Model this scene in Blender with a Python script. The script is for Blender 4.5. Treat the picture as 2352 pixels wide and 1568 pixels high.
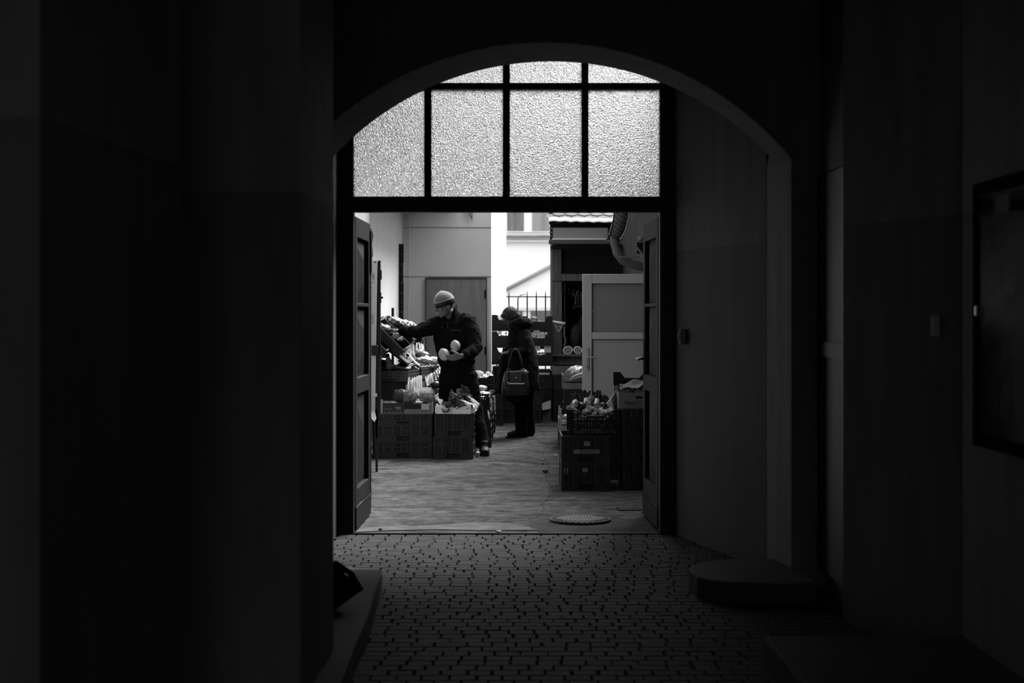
import bpy, bmesh, math, random
from mathutils import Vector, Matrix
random.seed(7)
R = math.radians
C = bpy.context.scene.collection
SC = bpy.context.scene
for o in list(bpy.data.objects): bpy.data.objects.remove(o)

# ---------------------------------------------------------------- camera, sky, exposure
FPX, HZ, EYE = 3400.0, 725.0, 1.5
cd = bpy.data.cameras.new('camera'); cam = bpy.data.objects.new('camera', cd); C.objects.link(cam)
cam.location = (0, 0, EYE); cam.rotation_euler = (R(90), 0, 0)
cd.sensor_width = 36; cd.lens = 36 * FPX / 2352; cd.shift_y = (HZ - 784) / 2352
cd.clip_start = .05; cd.clip_end = 200
cd.dof.use_dof = True; cd.dof.focus_distance = 15.6; cd.dof.aperture_fstop = 3.2
SC.camera = cam
SC.view_settings.view_transform = 'Standard'; SC.view_settings.look = 'None'
SC.view_settings.gamma = 1; SC.view_settings.use_curve_mapping = False
SC.view_settings.exposure = 1.05
w = bpy.data.worlds.new('overcast_sky'); SC.world = w; w.use_nodes = True
nt = w.node_tree; nt.nodes.clear()
wo = nt.nodes.new('ShaderNodeOutputWorld'); bg = nt.nodes.new('ShaderNodeBackground')
tc = nt.nodes.new('ShaderNodeTexCoord'); sp = nt.nodes.new('ShaderNodeSeparateXYZ')
mr = nt.nodes.new('ShaderNodeMapRange'); mr.inputs[1].default_value = -.1; mr.inputs[2].default_value = 1
mr.inputs[3].default_value = .65; mr.inputs[4].default_value = 1.25     # brighter overhead than at the horizon
nt.links.new(tc.outputs['Generated'], sp.inputs[0]); nt.links.new(sp.outputs['Z'], mr.inputs[0])
nt.links.new(mr.outputs[0], bg.inputs['Strength']); bg.inputs['Color'].default_value = (1, 1, 1, 1)
nt.links.new(bg.outputs[0], wo.inputs[0])
sd = bpy.data.lights.new('veiled_sun', 'SUN'); so = bpy.data.objects.new('veiled_sun', sd); C.objects.link(so)
sd.energy = 6.0; sd.angle = R(35); so.rotation_euler = (R(-30), R(28), 0); so['kind'] = 'structure'

# ---------------------------------------------------------------- helpers
def P(px, py, D): return Vector(((px - 1176) / FPX * D, D, EYE - (py - HZ) / FPX * D))
def GX(px, D): return (px - 1176) / FPX * D
def GZ(py, D): return EYE - (py - HZ) / FPX * D

MATS = {}
def mat(name, v, rough=.8, spec=.3, ns=0, na=0, bump=0, bs=None, metal=0, stretch=(1, 1, 1), detail=5, trans=0, ior=1.45, coat=0, sheen=0):
    if name in MATS: return MATS[name]
    m = bpy.data.materials.new(name); m.use_nodes = True; MATS[name] = m
    n = m.node_tree; b = n.nodes['Principled BSDF']
    b.inputs['Base Color'].default_value = (v, v, v, 1); b.inputs['Roughness'].default_value = rough
    b.inputs['Specular IOR Level'].default_value = spec; b.inputs['Metallic'].default_value = metal
    b.inputs['Transmission Weight'].default_value = trans; b.inputs['IOR'].default_value = ior
    b.inputs['Coat Weight'].default_value = coat; b.inputs['Sheen Weight'].default_value = sheen
    if na or bump:
        t = n.nodes.new('ShaderNodeTexCoord'); mp = n.nodes.new('ShaderNodeMapping')
        mp.inputs['Scale'].default_value = stretch
        n.links.new(t.outputs['Object'], mp.inputs[0])
    if na:
        x = n.nodes.new('ShaderNodeTexNoise'); x.inputs['Scale'].default_value = ns; x.inputs['Detail'].default_value = detail
        n.links.new(mp.outputs[0], x.inputs['Vector'])
        q = n.nodes.new('ShaderNodeMapRange'); q.inputs[1].default_value = .3; q.inputs[2].default_value = .7
        q.inputs[3].default_value = v * (1 - na); q.inputs[4].default_value = v * (1 + na)
        n.links.new(x.outputs['Fac'], q.inputs[0]); n.links.new(q.outputs[0], b.inputs['Base Color'])
    if bump:
        x = n.nodes.new('ShaderNodeTexNoise'); x.inputs['Scale'].default_value = bs or ns; x.inputs['Detail'].default_value = 4
        n.links.new(mp.outputs[0], x.inputs['Vector'])
        u = n.nodes.new('ShaderNodeBump'); u.inputs['Strength'].default_value = bump; u.inputs['Distance'].default_value = .01
        n.links.new(x.outputs['Fac'], u.inputs['Height']); n.links.new(u.outputs[0], b.inputs['Normal'])
    return m

def world_inv(o):
    m = Matrix.LocRotScale(o.location, o.rotation_euler, o.scale)
    if o.parent: m = Matrix.LocRotScale(o.parent.location, o.parent.rotation_euler, o.parent.scale) @ m
    return m.inverted()

class MB:
    def __init__(s): s.v = []; s.f = []; s.alt = []
    def add(s, vs, fs):
        k = len(s.v); s.v += [Vector(p) for p in vs]; s.f += [tuple(i + k for i in f) for f in fs]; return s
    def box(s, x0, x1, y0, y1, z0, z1):
        vs = [(x, y, z) for x in (x0, x1) for y in (y0, y1) for z in (z0, z1)]
        return s.add(vs, [(0, 1, 3, 2), (4, 6, 7, 5), (0, 4, 5, 1), (2, 3, 7, 6), (0, 2, 6, 4), (1, 5, 7, 3)])
    def obox(s, c, size, m):
        m = m.to_3x3(); vs = [Vector(c) + m @ Vector((x * size[0] / 2, y * size[1] / 2, z * size[2] / 2)) for x in (-1, 1) for y in (-1, 1) for z in (-1, 1)]
        return s.add(vs, [(0, 1, 3, 2), (4, 6, 7, 5), (0, 4, 5, 1), (2, 3, 7, 6), (0, 2, 6, 4), (1, 5, 7, 3)])
    def prism(s, pts, z0, z1):                       # plan polygon raised in z
        n = len(pts); vs = [(x, y, z0) for x, y in pts] + [(x, y, z1) for x, y in pts]
        return s.add(vs, [tuple(range(n))[::-1], tuple(range(n, 2 * n))] + [(i, (i + 1) % n, n + (i + 1) % n, n + i) for i in range(n)])
    def slab(s, pts, axis, a, b):                    # polygon in two axes extruded along a third
        n = len(pts)
        def q(p, t):
            return {'x': (t, p[0], p[1]), 'y': (p[0], t, p[1]), 'z': (p[0], p[1], t)}[axis]
        vs = [q(p, a) for p in pts] + [q(p, b) for p in pts]
        return s.add(vs, [tuple(range(n))[::-1], tuple(range(n, 2 * n))] + [(i, (i + 1) % n, n + (i + 1) % n, n + i) for i in range(n)])
    def tube(s, path, rad, seg=10, ry=None, ref=None, cap=True, dome=False):
        path = [Vector(p) for p in path]; n = len(path)
        rad = rad if isinstance(rad, (list, tuple)) else [rad] * n
        ry = rad if ry is None else (ry if isinstance(ry, (list, tuple)) else [ry] * n)
        if dome:                                     # rounded ends
            t0 = (path[0] - path[1]).normalized(); t1 = (path[-1] - path[-2]).normalized()
            a = [(path[0] + t0 * rad[0] * .5 * math.sin(R(q)), math.cos(R(q))) for q in (85, 60, 30)]
            b = [(path[-1] + t1 * rad[-1] * .5 * math.sin(R(q)), math.cos(R(q))) for q in (30, 60, 85)]
            rr = [(rad[0] * c, ry[0] * c) for _, c in a] + list(zip(rad, ry)) + [(rad[-1] * c, ry[-1] * c) for _, c in b]
            path = [p for p, _ in a] + path + [p for p, _ in b]; rad = [x for x, _ in rr]; ry = [y for _, y in rr]; n = len(path)
        k = len(s.v); u = None
        for i, p in enumerate(path):
            t = (path[min(i + 1, n - 1)] - path[max(i - 1, 0)]).normalized()
            if u is None:
                u = Vector(ref) if ref else (Vector((0, 0, 1)) if abs(t.z) < .9 else Vector((1, 0, 0)))
            u = (u - t * u.dot(t)); u.normalize(); v = t.cross(u)
            for j in range(seg):
                a = 2 * math.pi * j / seg
                s.v.append(p + u * rad[i] * math.cos(a) + v * ry[i] * math.sin(a))
        for i in range(n - 1):
            for j in range(seg):
                a = k + i * seg + j; b = k + i * seg + (j + 1) % seg
                s.f.append((a, b, b + seg, a + seg))
        if cap:
            s.f.append(tuple(k + j for j in range(seg))[::-1]); s.f.append(tuple(k + (n - 1) * seg + j for j in range(seg)))
        return s
    def ball(s, c, r, m=None, nu=14, nv=9, fn=None):
        r = r if isinstance(r, (list, tuple)) else (r, r, r); c = Vector(c); k = len(s.v)
        for i in range(nv + 1):
            th = math.pi * i / nv
            for j in range(nu):
                ph = 2 * math.pi * j / nu
                q = fn(th, ph) if fn else 1
                p = Vector((r[0] * math.sin(th) * math.cos(ph), r[1] * math.sin(th) * math.sin(ph), r[2] * math.cos(th))) * q
                s.v.append(c + (m.to_3x3() @ p if m else p))
        for i in range(nv):
            for j in range(nu):
                a = k + i * nu + j; b = k + i * nu + (j + 1) % nu
                s.f.append((a, a + nu, b + nu, b))
        return s
    def sheet(s, grid, th=.002):                     # grid of points given thickness along z-ish normal
        nr, nc = len(grid), len(grid[0]); top = [Vector(p) for r_ in grid for p in r_]
        nn = (Vector(grid[0][1]) - Vector(grid[0][0])).cross(Vector(grid[1][0]) - Vector(grid[0][0])).normalized()
        vs = top + [p - nn * th for p in top]; N = nr * nc; fs = []
        for i in range(nr - 1):
            for j in range(nc - 1):
                a = i * nc + j; fs.append((a, a + 1, a + nc + 1, a + nc)); fs.append((N + a, N + a + nc, N + a + nc + 1, N + a + 1))
        rim = [j for j in range(nc)] + [i * nc + nc - 1 for i in range(1, nr)] + [(nr - 1) * nc + j for j in range(nc - 2, -1, -1)] + [i * nc for i in range(nr - 2, 0, -1)]
        for a, b in zip(rim, rim[1:] + rim[:1]): fs.append((a, N + a, N + b, b))
        return s.add(vs, fs)
    def build(s, name, m, parent=None, bevel=0, smooth=False, local=False, weld=0, seg=1):
        me = bpy.data.meshes.new(name); vs = s.v
        if parent is None and not local:
            xs = [p.x for p in vs]; ys = [p.y for p in vs]; z0 = min(p.z for p in vs)
            org = Vector(((min(xs) + max(xs)) / 2, (min(ys) + max(ys)) / 2, z0)); vs = [p - org for p in vs]
        elif parent is not None and not local:
            mi = world_inv(parent); vs = [mi @ p for p in vs]; org = Vector((0, 0, 0))
        else: org = Vector((0, 0, 0))
        me.from_pydata([tuple(p) for p in vs], [], s.f); me.update()
        bm = bmesh.new(); bm.from_mesh(me)
        if weld: bmesh.ops.remove_doubles(bm, verts=bm.verts, dist=weld)
        bmesh.ops.recalc_face_normals(bm, faces=bm.faces); bm.to_mesh(me); bm.free()
        if smooth:
            for p in me.polygons: p.use_smooth = True
        o = bpy.data.objects.new(name, me); C.objects.link(o); o.location = org
        if m: me.materials.append(m)
        if s.alt:
            me.materials.append(M_black)
            for i in s.alt: me.polygons[i].material_index = 1
        if parent is not None: o.parent = parent
        if bevel:
            b = o.modifiers.new('bevel', 'BEVEL'); b.width = bevel; b.segments = seg; b.limit_method = 'ANGLE'
        return o

def tag(o, label, cat, group=None, kind=None):
    o['label'] = label; o['category'] = cat
    if group: o['group'] = group
    if kind: o['kind'] = kind
    return o
def thing(name, loc, label, cat, group=None, rot=(0, 0, 0)):
    o = bpy.data.objects.new(name, None); C.objects.link(o); o.location = loc; o.rotation_euler = rot
    o.empty_display_size = .1
    return tag(o, label, cat, group)
def struct(o, label=None):
    o['kind'] = 'structure'
    if label: o['label'] = label
    return o
def sroot(name, loc, label=None):
    o = bpy.data.objects.new(name, None); C.objects.link(o); o.location = loc; return struct(o, label)
def dup(root, loc, rot=None, label=None, group=None, scale=None):
    r = root.copy(); C.objects.link(r); r.location = loc
    if rot is not None: r.rotation_euler = rot
    if scale is not None: r.scale = (scale,) * 3 if not isinstance(scale, tuple) else scale
    if label: r['label'] = label
    if group: r['group'] = group
    elif 'group' in r and group == '': del r['group']
    for ch in list(root.children):
        c = ch.copy(); C.objects.link(c); c.parent = r
        for g in ch.children:
            d = g.copy(); C.objects.link(d); d.parent = c
    return r
def text(body, loc, size, m, parent, rot=(R(90), 0, 0), name='lettering', ext=.0006, sx=1, align='LEFT', shear=0, raw=None, rrot=None):
    cu = bpy.data.curves.new(name + '_curve', 'FONT'); cu.body = body; cu.size = size; cu.extrude = ext; cu.align_x = align; cu.shear = shear
    o = bpy.data.objects.new(name, cu); C.objects.link(o); cu.materials.append(m)
    o.parent = parent; mi = world_inv(parent); o.location = mi @ Vector(loc)
    o.rotation_euler = ((mi.to_3x3() @ Matrix.Rotation(0, 3, 'X')).to_4x4() @ (Vector(rot) and __import__('mathutils').Euler(rot).to_matrix().to_4x4())).to_euler()
    if raw: o.location = raw; o.rotation_euler = rrot or (R(90), 0, 0)
    o.scale = (sx, 1, 1); bpy.context.view_layer.update()
    me = bpy.data.meshes.new_from_object(o.evaluated_get(bpy.context.evaluated_depsgraph_get())); p = bpy.data.objects.new(name, me); C.objects.link(p)
    p.parent = parent; p.location = o.location; p.rotation_euler = o.rotation_euler; p.scale = o.scale; bpy.data.objects.remove(o); p.name = name; return p

# ---------------------------------------------------------------- materials
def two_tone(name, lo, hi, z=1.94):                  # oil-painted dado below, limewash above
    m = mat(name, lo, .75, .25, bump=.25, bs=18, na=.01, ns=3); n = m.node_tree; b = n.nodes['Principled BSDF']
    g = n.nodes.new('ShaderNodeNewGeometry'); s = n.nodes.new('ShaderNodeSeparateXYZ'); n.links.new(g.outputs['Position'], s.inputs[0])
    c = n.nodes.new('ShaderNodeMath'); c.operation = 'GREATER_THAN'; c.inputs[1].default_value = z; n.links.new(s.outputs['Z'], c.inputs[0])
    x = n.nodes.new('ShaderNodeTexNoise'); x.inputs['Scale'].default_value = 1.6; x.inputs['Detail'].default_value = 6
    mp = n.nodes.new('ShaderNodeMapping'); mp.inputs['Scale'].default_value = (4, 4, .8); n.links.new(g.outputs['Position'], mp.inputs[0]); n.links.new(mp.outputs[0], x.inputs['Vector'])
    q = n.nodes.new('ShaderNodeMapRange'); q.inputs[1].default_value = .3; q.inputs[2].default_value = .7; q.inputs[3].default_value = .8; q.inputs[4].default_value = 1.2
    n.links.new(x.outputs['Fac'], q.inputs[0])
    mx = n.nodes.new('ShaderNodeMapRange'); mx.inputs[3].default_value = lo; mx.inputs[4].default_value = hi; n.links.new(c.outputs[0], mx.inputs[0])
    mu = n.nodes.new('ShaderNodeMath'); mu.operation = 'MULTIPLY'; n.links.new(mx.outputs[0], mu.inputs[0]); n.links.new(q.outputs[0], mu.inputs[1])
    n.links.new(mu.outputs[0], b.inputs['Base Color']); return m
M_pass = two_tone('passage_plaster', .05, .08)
M_near_lifted = two_tone('passage_plaster_lightened', .12, .175)  # same plaster lightened to make up for weak light on the near walls
M_arch = two_tone('arch_plaster', .105, .105)
M_black = mat('black_paint', .006, .5, .25)
M_leaf = mat('gate_wood', .014, .6, .08, ns=3, na=.25, stretch=(8, 8, .6), bump=.1, bs=20)
M_pave = mat('clinker_paver', .03, .7, .1, ns=5, na=.25, bump=.2, bs=60)
M_joint = mat('paver_joint_sand', .006, .9, .1)
M_slab = mat('worn_concrete', .045, .8, .3, ns=3, na=.22, bump=.3, bs=30)
M_stepc = mat('stone_step', .035, .8, .3, ns=4, na=.2, bump=.3, bs=30)
M_plaster = mat('pale_plaster', .64, .9, .1, ns=1.5, na=.06, bump=.08, bs=12)
M_white = mat('white_render', .88, .9, .1, ns=1, na=.03)
M_blackp = mat('black_plastic', .016, .5, .3, ns=8, na=.25)
M_greyp = mat('dark_grey_plastic', .022, .5, .3, ns=8, na=.25)
M_woodl = mat('pale_poplar', .5, .8, .2, ns=4, na=.12, stretch=(1, 6, 6))
M_woodm = mat('weathered_board', .12, .8, .2, ns=3, na=.3, stretch=(8, 8, 1))
M_dark = mat('dark_interior', .02, .9, .1)
def film_mat(name, v, k=.5):
    m = mat(name, v, .7, .2); n = m.node_tree; b = n.nodes['Principled BSDF']; t = n.nodes.new('ShaderNodeBsdfTranslucent'); t.inputs[0].default_value = (v, v, v, 1)
    x = n.nodes.new('ShaderNodeMixShader'); x.inputs[0].default_value = k; o = [q for q in n.nodes if q.type == 'OUTPUT_MATERIAL'][0]
    n.links.new(b.outputs[0], x.inputs[1]); n.links.new(t.outputs[0], x.inputs[2]); n.links.new(x.outputs[0], o.inputs[0]); return m
M_paper = film_mat('white_paper', .9)
M_card = mat('cardboard', .3, .85, .1, ns=3, na=.05)
M_ink = mat('black_ink', .015, .7, .2)
M_metal = mat('steel', .35, .3, .5, metal=1)
M_zinc = mat('zinc', .16, .4, .5, ns=3, na=.2)
M_cloth = mat('black_cloth', .004, .95, .06, bump=.25, bs=90)
M_cloth2 = mat('charcoal_wool', .008, .95, .06, bump=.25, bs=70)
M_skin = mat('skin', .10, .55, .3, ns=6, na=.06)
M_hair = mat('hair', .022, .6, .25, ns=30, na=.7, stretch=(1, 1, .25), bump=.5, bs=60)
M_shoe = mat('black_leather', .008, .6, .2)
# ================================================================ THE PASSAGE
ZT = 3.4
m = MB().prism([(-3.0, 3.26), (-1.04, 3.26), (-.979, 4.376), (-1.27, 4.376), (-1.27, 5.24), (-.749, 5.24), (-.736, 6.1), (-1.27, 6.1), (-1.27, 8.12), (-3.0, 8.12)], 0, ZT)
m.box(-3, -1.35, -4, 3.26, 0, ZT)
struct(m.build('wall_left', M_near_lifted))
m = MB().prism([(1.625, 7.26), (1.956, 6.34), (3, 6.34), (3, 7.26)], 0, ZT)
m.box(1.93, 3, -4, 6.34, 0, ZT).box(1.69, 3, 7.26, 8.12, 2.27, ZT).box(1.72, 3, 7.26, 8.12, 0, 2.27)
struct(m.build('wall_right', M_near_lifted))
struct(MB().box(-1.35, 1.93, -4, 8.12, ZT, ZT + .2).build('ceiling', M_near_lifted))
# street end of the passage: a wall with the doorway the daylight behind the camera comes through
m = MB().box(-3, -1.2, -4.3, -4, 0, ZT).box(1.8, 3, -4.3, -4, 0, ZT).box(-1.2, 1.8, -4.3, -4, 3.2, ZT)
struct(m.build('wall_street', M_near_lifted))
struct(MB().box(-9, 9, -12.5, -12, 0, 2.6).build('wall_street_blocker', M_near_lifted))  # unseen wall added to darken the street mirrored in the display case
struct(MB().box(-8, 8, -10, -4.3, -.2, 0).build('floor_street', M_joint))
# arch wall: segmental arch, the soffit a little skewed
m = MB(); cN, cF, rad = .177, .254, 1.757; NA = 40
def arch(cx, zc, hw, y):
    a0 = math.asin(hw / rad); return [(cx + rad * math.sin(-a0 + 2 * a0 * i / NA), y, zc + rad * math.cos(-a0 + 2 * a0 * i / NA)) for i in range(NA + 1)]
near = [(-1.18, 8.12, 0)] + arch(cN, 1.243, 1.356, 8.12) + [(1.533, 8.12, 0)]
far = [(-1.16, 8.73, 0)] + arch(cF - .02, 1.24, 1.33, 8.73) + [(1.50, 8.73, 0)]
far[-2] = (1.50, 8.73, far[-2][2] - .03)
n = len(near); o_near = [(-3, 8.12, 0)] + [(x * 1.0, 8.12, ZT + .2) for x, _, _ in near[1:-1]] + [(3, 8.12, 0)]
o_near = [(-3, 8.12, 0)] + [(-3 + 6 * i / (n - 3), 8.12, ZT + .2) for i in range(n - 2)] + [(3, 8.12, 0)]
o_far = [(x, 8.73, z) for x, _, z in o_near]
vs = near + far + o_near + o_far; fs = []
for i in range(n - 1):
    fs.append((i, i + 1, n + i + 1, n + i))
    fs.append((2 * n + i, 2 * n + i + 1, i + 1, i)); fs.append((n + i, n + i + 1, 3 * n + i + 1, 3 * n + i)); fs.append((3 * n + i, 3 * n + i + 1, 2 * n + i + 1, 2 * n + i))
fs += [(0, n, 3 * n, 2 * n), (n - 1, 2 * n - 1, 4 * n - 1, 3 * n - 1)]
ob = m.add(vs, fs).build('wall_arch', M_arch, bevel=.012, seg=2); struct(ob)
# vestibule between the arch and the gate
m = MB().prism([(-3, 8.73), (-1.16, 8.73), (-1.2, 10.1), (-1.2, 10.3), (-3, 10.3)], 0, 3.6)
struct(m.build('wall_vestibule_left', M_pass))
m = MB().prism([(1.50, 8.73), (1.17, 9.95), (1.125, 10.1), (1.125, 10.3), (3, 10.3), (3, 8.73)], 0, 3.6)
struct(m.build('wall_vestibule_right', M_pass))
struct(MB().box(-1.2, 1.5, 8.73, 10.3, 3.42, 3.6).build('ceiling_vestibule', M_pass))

# floor: base and clinker pavers
struct(MB().box(-3, 3, -4.3, 10.2, -.2, -.012).build('floor', M_joint))
m = MB(); rnd = random.Random(3); y = 4.6; row = 0
while y < 10.13:
    d = .086 + rnd.uniform(-.002, .002); x = -1.42 + (.056 if row % 2 else 0) + rnd.uniform(-.02, .02)
    while x < 1.95:
        wd = .112 + rnd.uniform(-.007, .007) if rnd.random() > .08 else .15
        if (y + d < 8.1 and x > -1.32) or (-1.28 < x < 1.48 - max(0, (y - 8.7)) * .26):
            g = rnd.uniform(.003, .015); gy = rnd.uniform(.003, .0065); h = rnd.uniform(-.0012, .001); sk = rnd.uniform(-.0008, .0008)
            hs = [h + rnd.uniform(-.0008, .0008) for _ in range(4)]
            x0, x1, y0, y1 = x + g / 2, x + wd - g / 2, y + gy / 2, y + d - gy / 2
            e = .0025
            vs = [(x0, y0 + sk, -.03), (x1, y0 - sk, -.03), (x1, y1 - sk, -.03), (x0, y1 + sk, -.03),
                  (x0, y0 + sk, hs[0] - e), (x1, y0 - sk, hs[1] - e), (x1, y1 - sk, hs[2] - e), (x0, y1 + sk, hs[3] - e),
                  (x0 + e, y0 + e + sk, hs[0]), (x1 - e, y0 + e - sk, hs[1]), (x1 - e, y1 - e - sk, hs[2]), (x0 + e, y1 - e + sk, hs[3])]
            m.add(vs, [(0, 1, 5, 4), (1, 2, 6, 5), (2, 3, 7, 6), (3, 0, 4, 7), (4, 5, 9, 8), (5, 6, 10, 9), (6, 7, 11, 10), (7, 4, 8, 11), (8, 9, 10, 11)])
        x += wd
    y += d + .002; row += 1
struct(m.build('floor_pavers', M_pave))
# raised pavement on the left, stone steps on the right
m = MB(); e1 = [(-.640, 5.0), (-.645, 5.57), (-.66, 6.2), (-.665, 6.9), (-.69, 7.5), (-.70, 7.95), (-.705, 8.05)]
top = [(x + .006 * math.sin(i * 9), y, .12) for i, (x, y) in enumerate(e1)]
m.prism([(-1.27, 5.0)] + [(x, y) for x, y in e1] + [(-1.27, 8.05)], -.02, .12)
m.add([(-1.27, 8.05, .12), (-.71, 8.05, .118), (-.75, 8.35, .03), (-.88, 8.8, .0), (-1.17, 8.9, 0), (-1.17, 8.05, 0), (-.71, 8.05, 0)], [(0, 1, 3, 4), (1, 2, 3), (0, 4, 5), (1, 6, 2), (0, 5, 6, 1)])
struct(m.build('floor_pavement', M_slab, bevel=.008), None)
pl = [(1.5, 8.45), (1.3, 8.46), (1.14, 8.4), (1.0, 8.25), (.965, 8.08), (.985, 7.88), (1.05, 7.76), (1.15, 7.7), (1.40, 7.65), (1.58, 7.66), (1.60, 8.11), (1.545, 8.11)]
struct(MB().prism(pl, -.02, .115).build('floor_step', M_stepc, bevel=.012, seg=2))
pl = [(1.076, 6.33), (1.2, 6.36), (1.94, 6.36), (1.94, 4.6), (1.11, 4.6), (1.095, 5.2), (1.085, 5.8)]
struct(MB().prism(pl, -.02, .13).build('floor_step', M_stepc, bevel=.012, seg=2))
# dark door in the right-hand niche
d = sroot('door_3', (1.70, 7.70, .115), 'narrow dark wooden door set in the niche right of the arch')
mb = MB().box(1.685, 1.719, 7.3, 8.1, .12, 2.26); mb.build('door_leaf', mat('niche_door_wood', .02, .5, .3, ns=4, na=.2), d)
MB().box(1.672, 1.685, 7.3, 8.1, 1.28, 1.36).box(1.672, 1.685, 7.3, 7.38, .12, 2.26).box(1.672, 1.685, 8.02, 8.1, .12, 2.26).build('door_rail', MATS['niche_door_wood'], d)
# electrical boxes
m = mat('switch_cream', .35, .4, .5)
a = P(1572, 774, 9.98)
t = thing('switch_box', (1.165, 9.97, 1.30), 'small dark switch box on the wall just right of the gate post', 'switch')
MB().box(1.128, 1.168, 9.93, 9.985, 1.31, 1.41).build('housing', mat('switch_grey', .16, .5, .4), t, bevel=.004)
MB().box(1.12, 1.128, 9.943, 9.972, 1.33, 1.39).build('rocker', MATS['switch_grey'], t, bevel=.002)
c = P(2157, 748, 6.58); an = math.atan2(1.956 - 1.625, 7.26 - 6.34)
t = thing('switch_box', (c.x + .02, c.y, c.z - .05), 'cream switch box on the right wall beyond the display case', 'switch', rot=(0, 0, an))
mb = MB(); mb.box(-.05, .0, -.035, .035, .0, .1); mb.build('housing', m, t, bevel=.006, local=True)
mb = MB(); mb.box(-.056, -.05, -.018, .018, .02, .08); mb.build('rocker', m, t, bevel=.003, local=True)
# glazed display case on the right wall
t = thing('display_case', (1.93, 5.6, .98), 'dark glazed wall display case at the right edge of the passage', 'display case')
yc0, yc1, z0, z1 = 5.05, 5.98, .98, 2.03
MB().box(1.915, 1.93, yc0, yc1, z0, z1).build('backing', mat('case_lining', .012, .95, .02), t)
MB().box(1.86, 1.93, yc1 - .05, yc1, z0, z1).box(1.86, 1.93, yc0, yc0 + .05, z0, z1).box(1.86, 1.93, yc0 + .05, yc1 - .05, z0, z0 + .05).box(1.86, 1.93, yc0 + .05, yc1 - .05, z1 - .05, z1).build('frame', mat('case_frame_matt', .005, .95, .02), t, bevel=.003)
MB().box(1.868, 1.872, yc0 + .05, yc1 - .05, z0 + .05, z1 - .05).build('pane', mat('case_glass', .8, .1, .0, trans=1, ior=1.02), t)
mm = mat('case_notice', .3, .6, .3)
MB().box(1.905, 1.914, yc1 - .30, yc1 - .09, z1 - .13, z1 - .06).build('notice', mm, t)
MB().box(1.905, 1.914, yc1 - .18, yc1 - .08, z0 + .12, z0 + .78).build('notice', mat('case_poster', .03, .9, .02, ns=9, na=.9), t)
MB().box(1.905, 1.914, yc1 - .33, yc1 - .21, z0 + .12, z0 + .78).build('notice', MATS['case_poster'], t)
MB().box(1.85, 1.86, yc1 - .075, yc1 - .055, z0 + .52, z0 + .56).build('lock', M_metal, t, bevel=.002)

# ================================================================ GATE
YF = 10.2
fr = sroot('door_1', (-.04, YF, 0), 'black painted gate frame with glazed transom in the arch')
def bar(x0, x1, z0, z1, y0=YF - .03, y1=YF + .07, nm='frame_bar'):
    MB().box(x0, x1, y0, y1, z0, z1).build(nm, M_black, fr, bevel=.004)
bar(-1.2, -1.09, 0, 3.42, nm='jamb'); bar(1.017, 1.12, 0, 3.42, nm='jamb')
bar(-1.09, 1.017, 2.214, 2.32, nm='lintel'); bar(-1.09, 1.017, 3.057, 3.10, nm='transom_rail')
XM = [(-.603, -.555), (-.062, -.015), (.48, .525)]
for a, b in XM: bar(a, b, 2.32, 3.057, nm='mullion'); bar(a, b, 3.10, 3.42, nm='mullion')
# ornamental glass: thin, rippled, rough transmission
g = bpy.data.materials.new('ripple_glass'); g.use_nodes = True; n_ = g.node_tree; b = n_.nodes['Principled BSDF']
b.inputs['Base Color'].default_value = (.97, .97, .97, 1); b.inputs['Transmission Weight'].default_value = 1
b.inputs['Roughness'].default_value = .16; b.inputs['IOR'].default_value = 1.5
tcn = n_.nodes.new('ShaderNodeTexCoord'); nx = n_.nodes.new('ShaderNodeTexNoise'); nx.inputs['Scale'].default_value = 105; nx.inputs['Detail'].default_value = 1.5
bp = n_.nodes.new('ShaderNodeBump'); bp.inputs['Strength'].default_value = 1; bp.inputs['Distance'].default_value = .010
n_.links.new(tcn.outputs['Object'], nx.inputs['Vector']); n_.links.new(nx.outputs['Fac'], bp.inputs['Height']); n_.links.new(bp.outputs[0], b.inputs['Normal'])
xs = [-1.09] + [q for ab in XM for q in ab] + [1.017]
for i in range(4):
    for z0, z1 in ((2.32, 3.057), (3.10, 3.42)):
        MB().box(xs[2 * i], xs[2 * i + 1], YF + .02, YF + .026, z0, z1).build('pane', g, fr)
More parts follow.
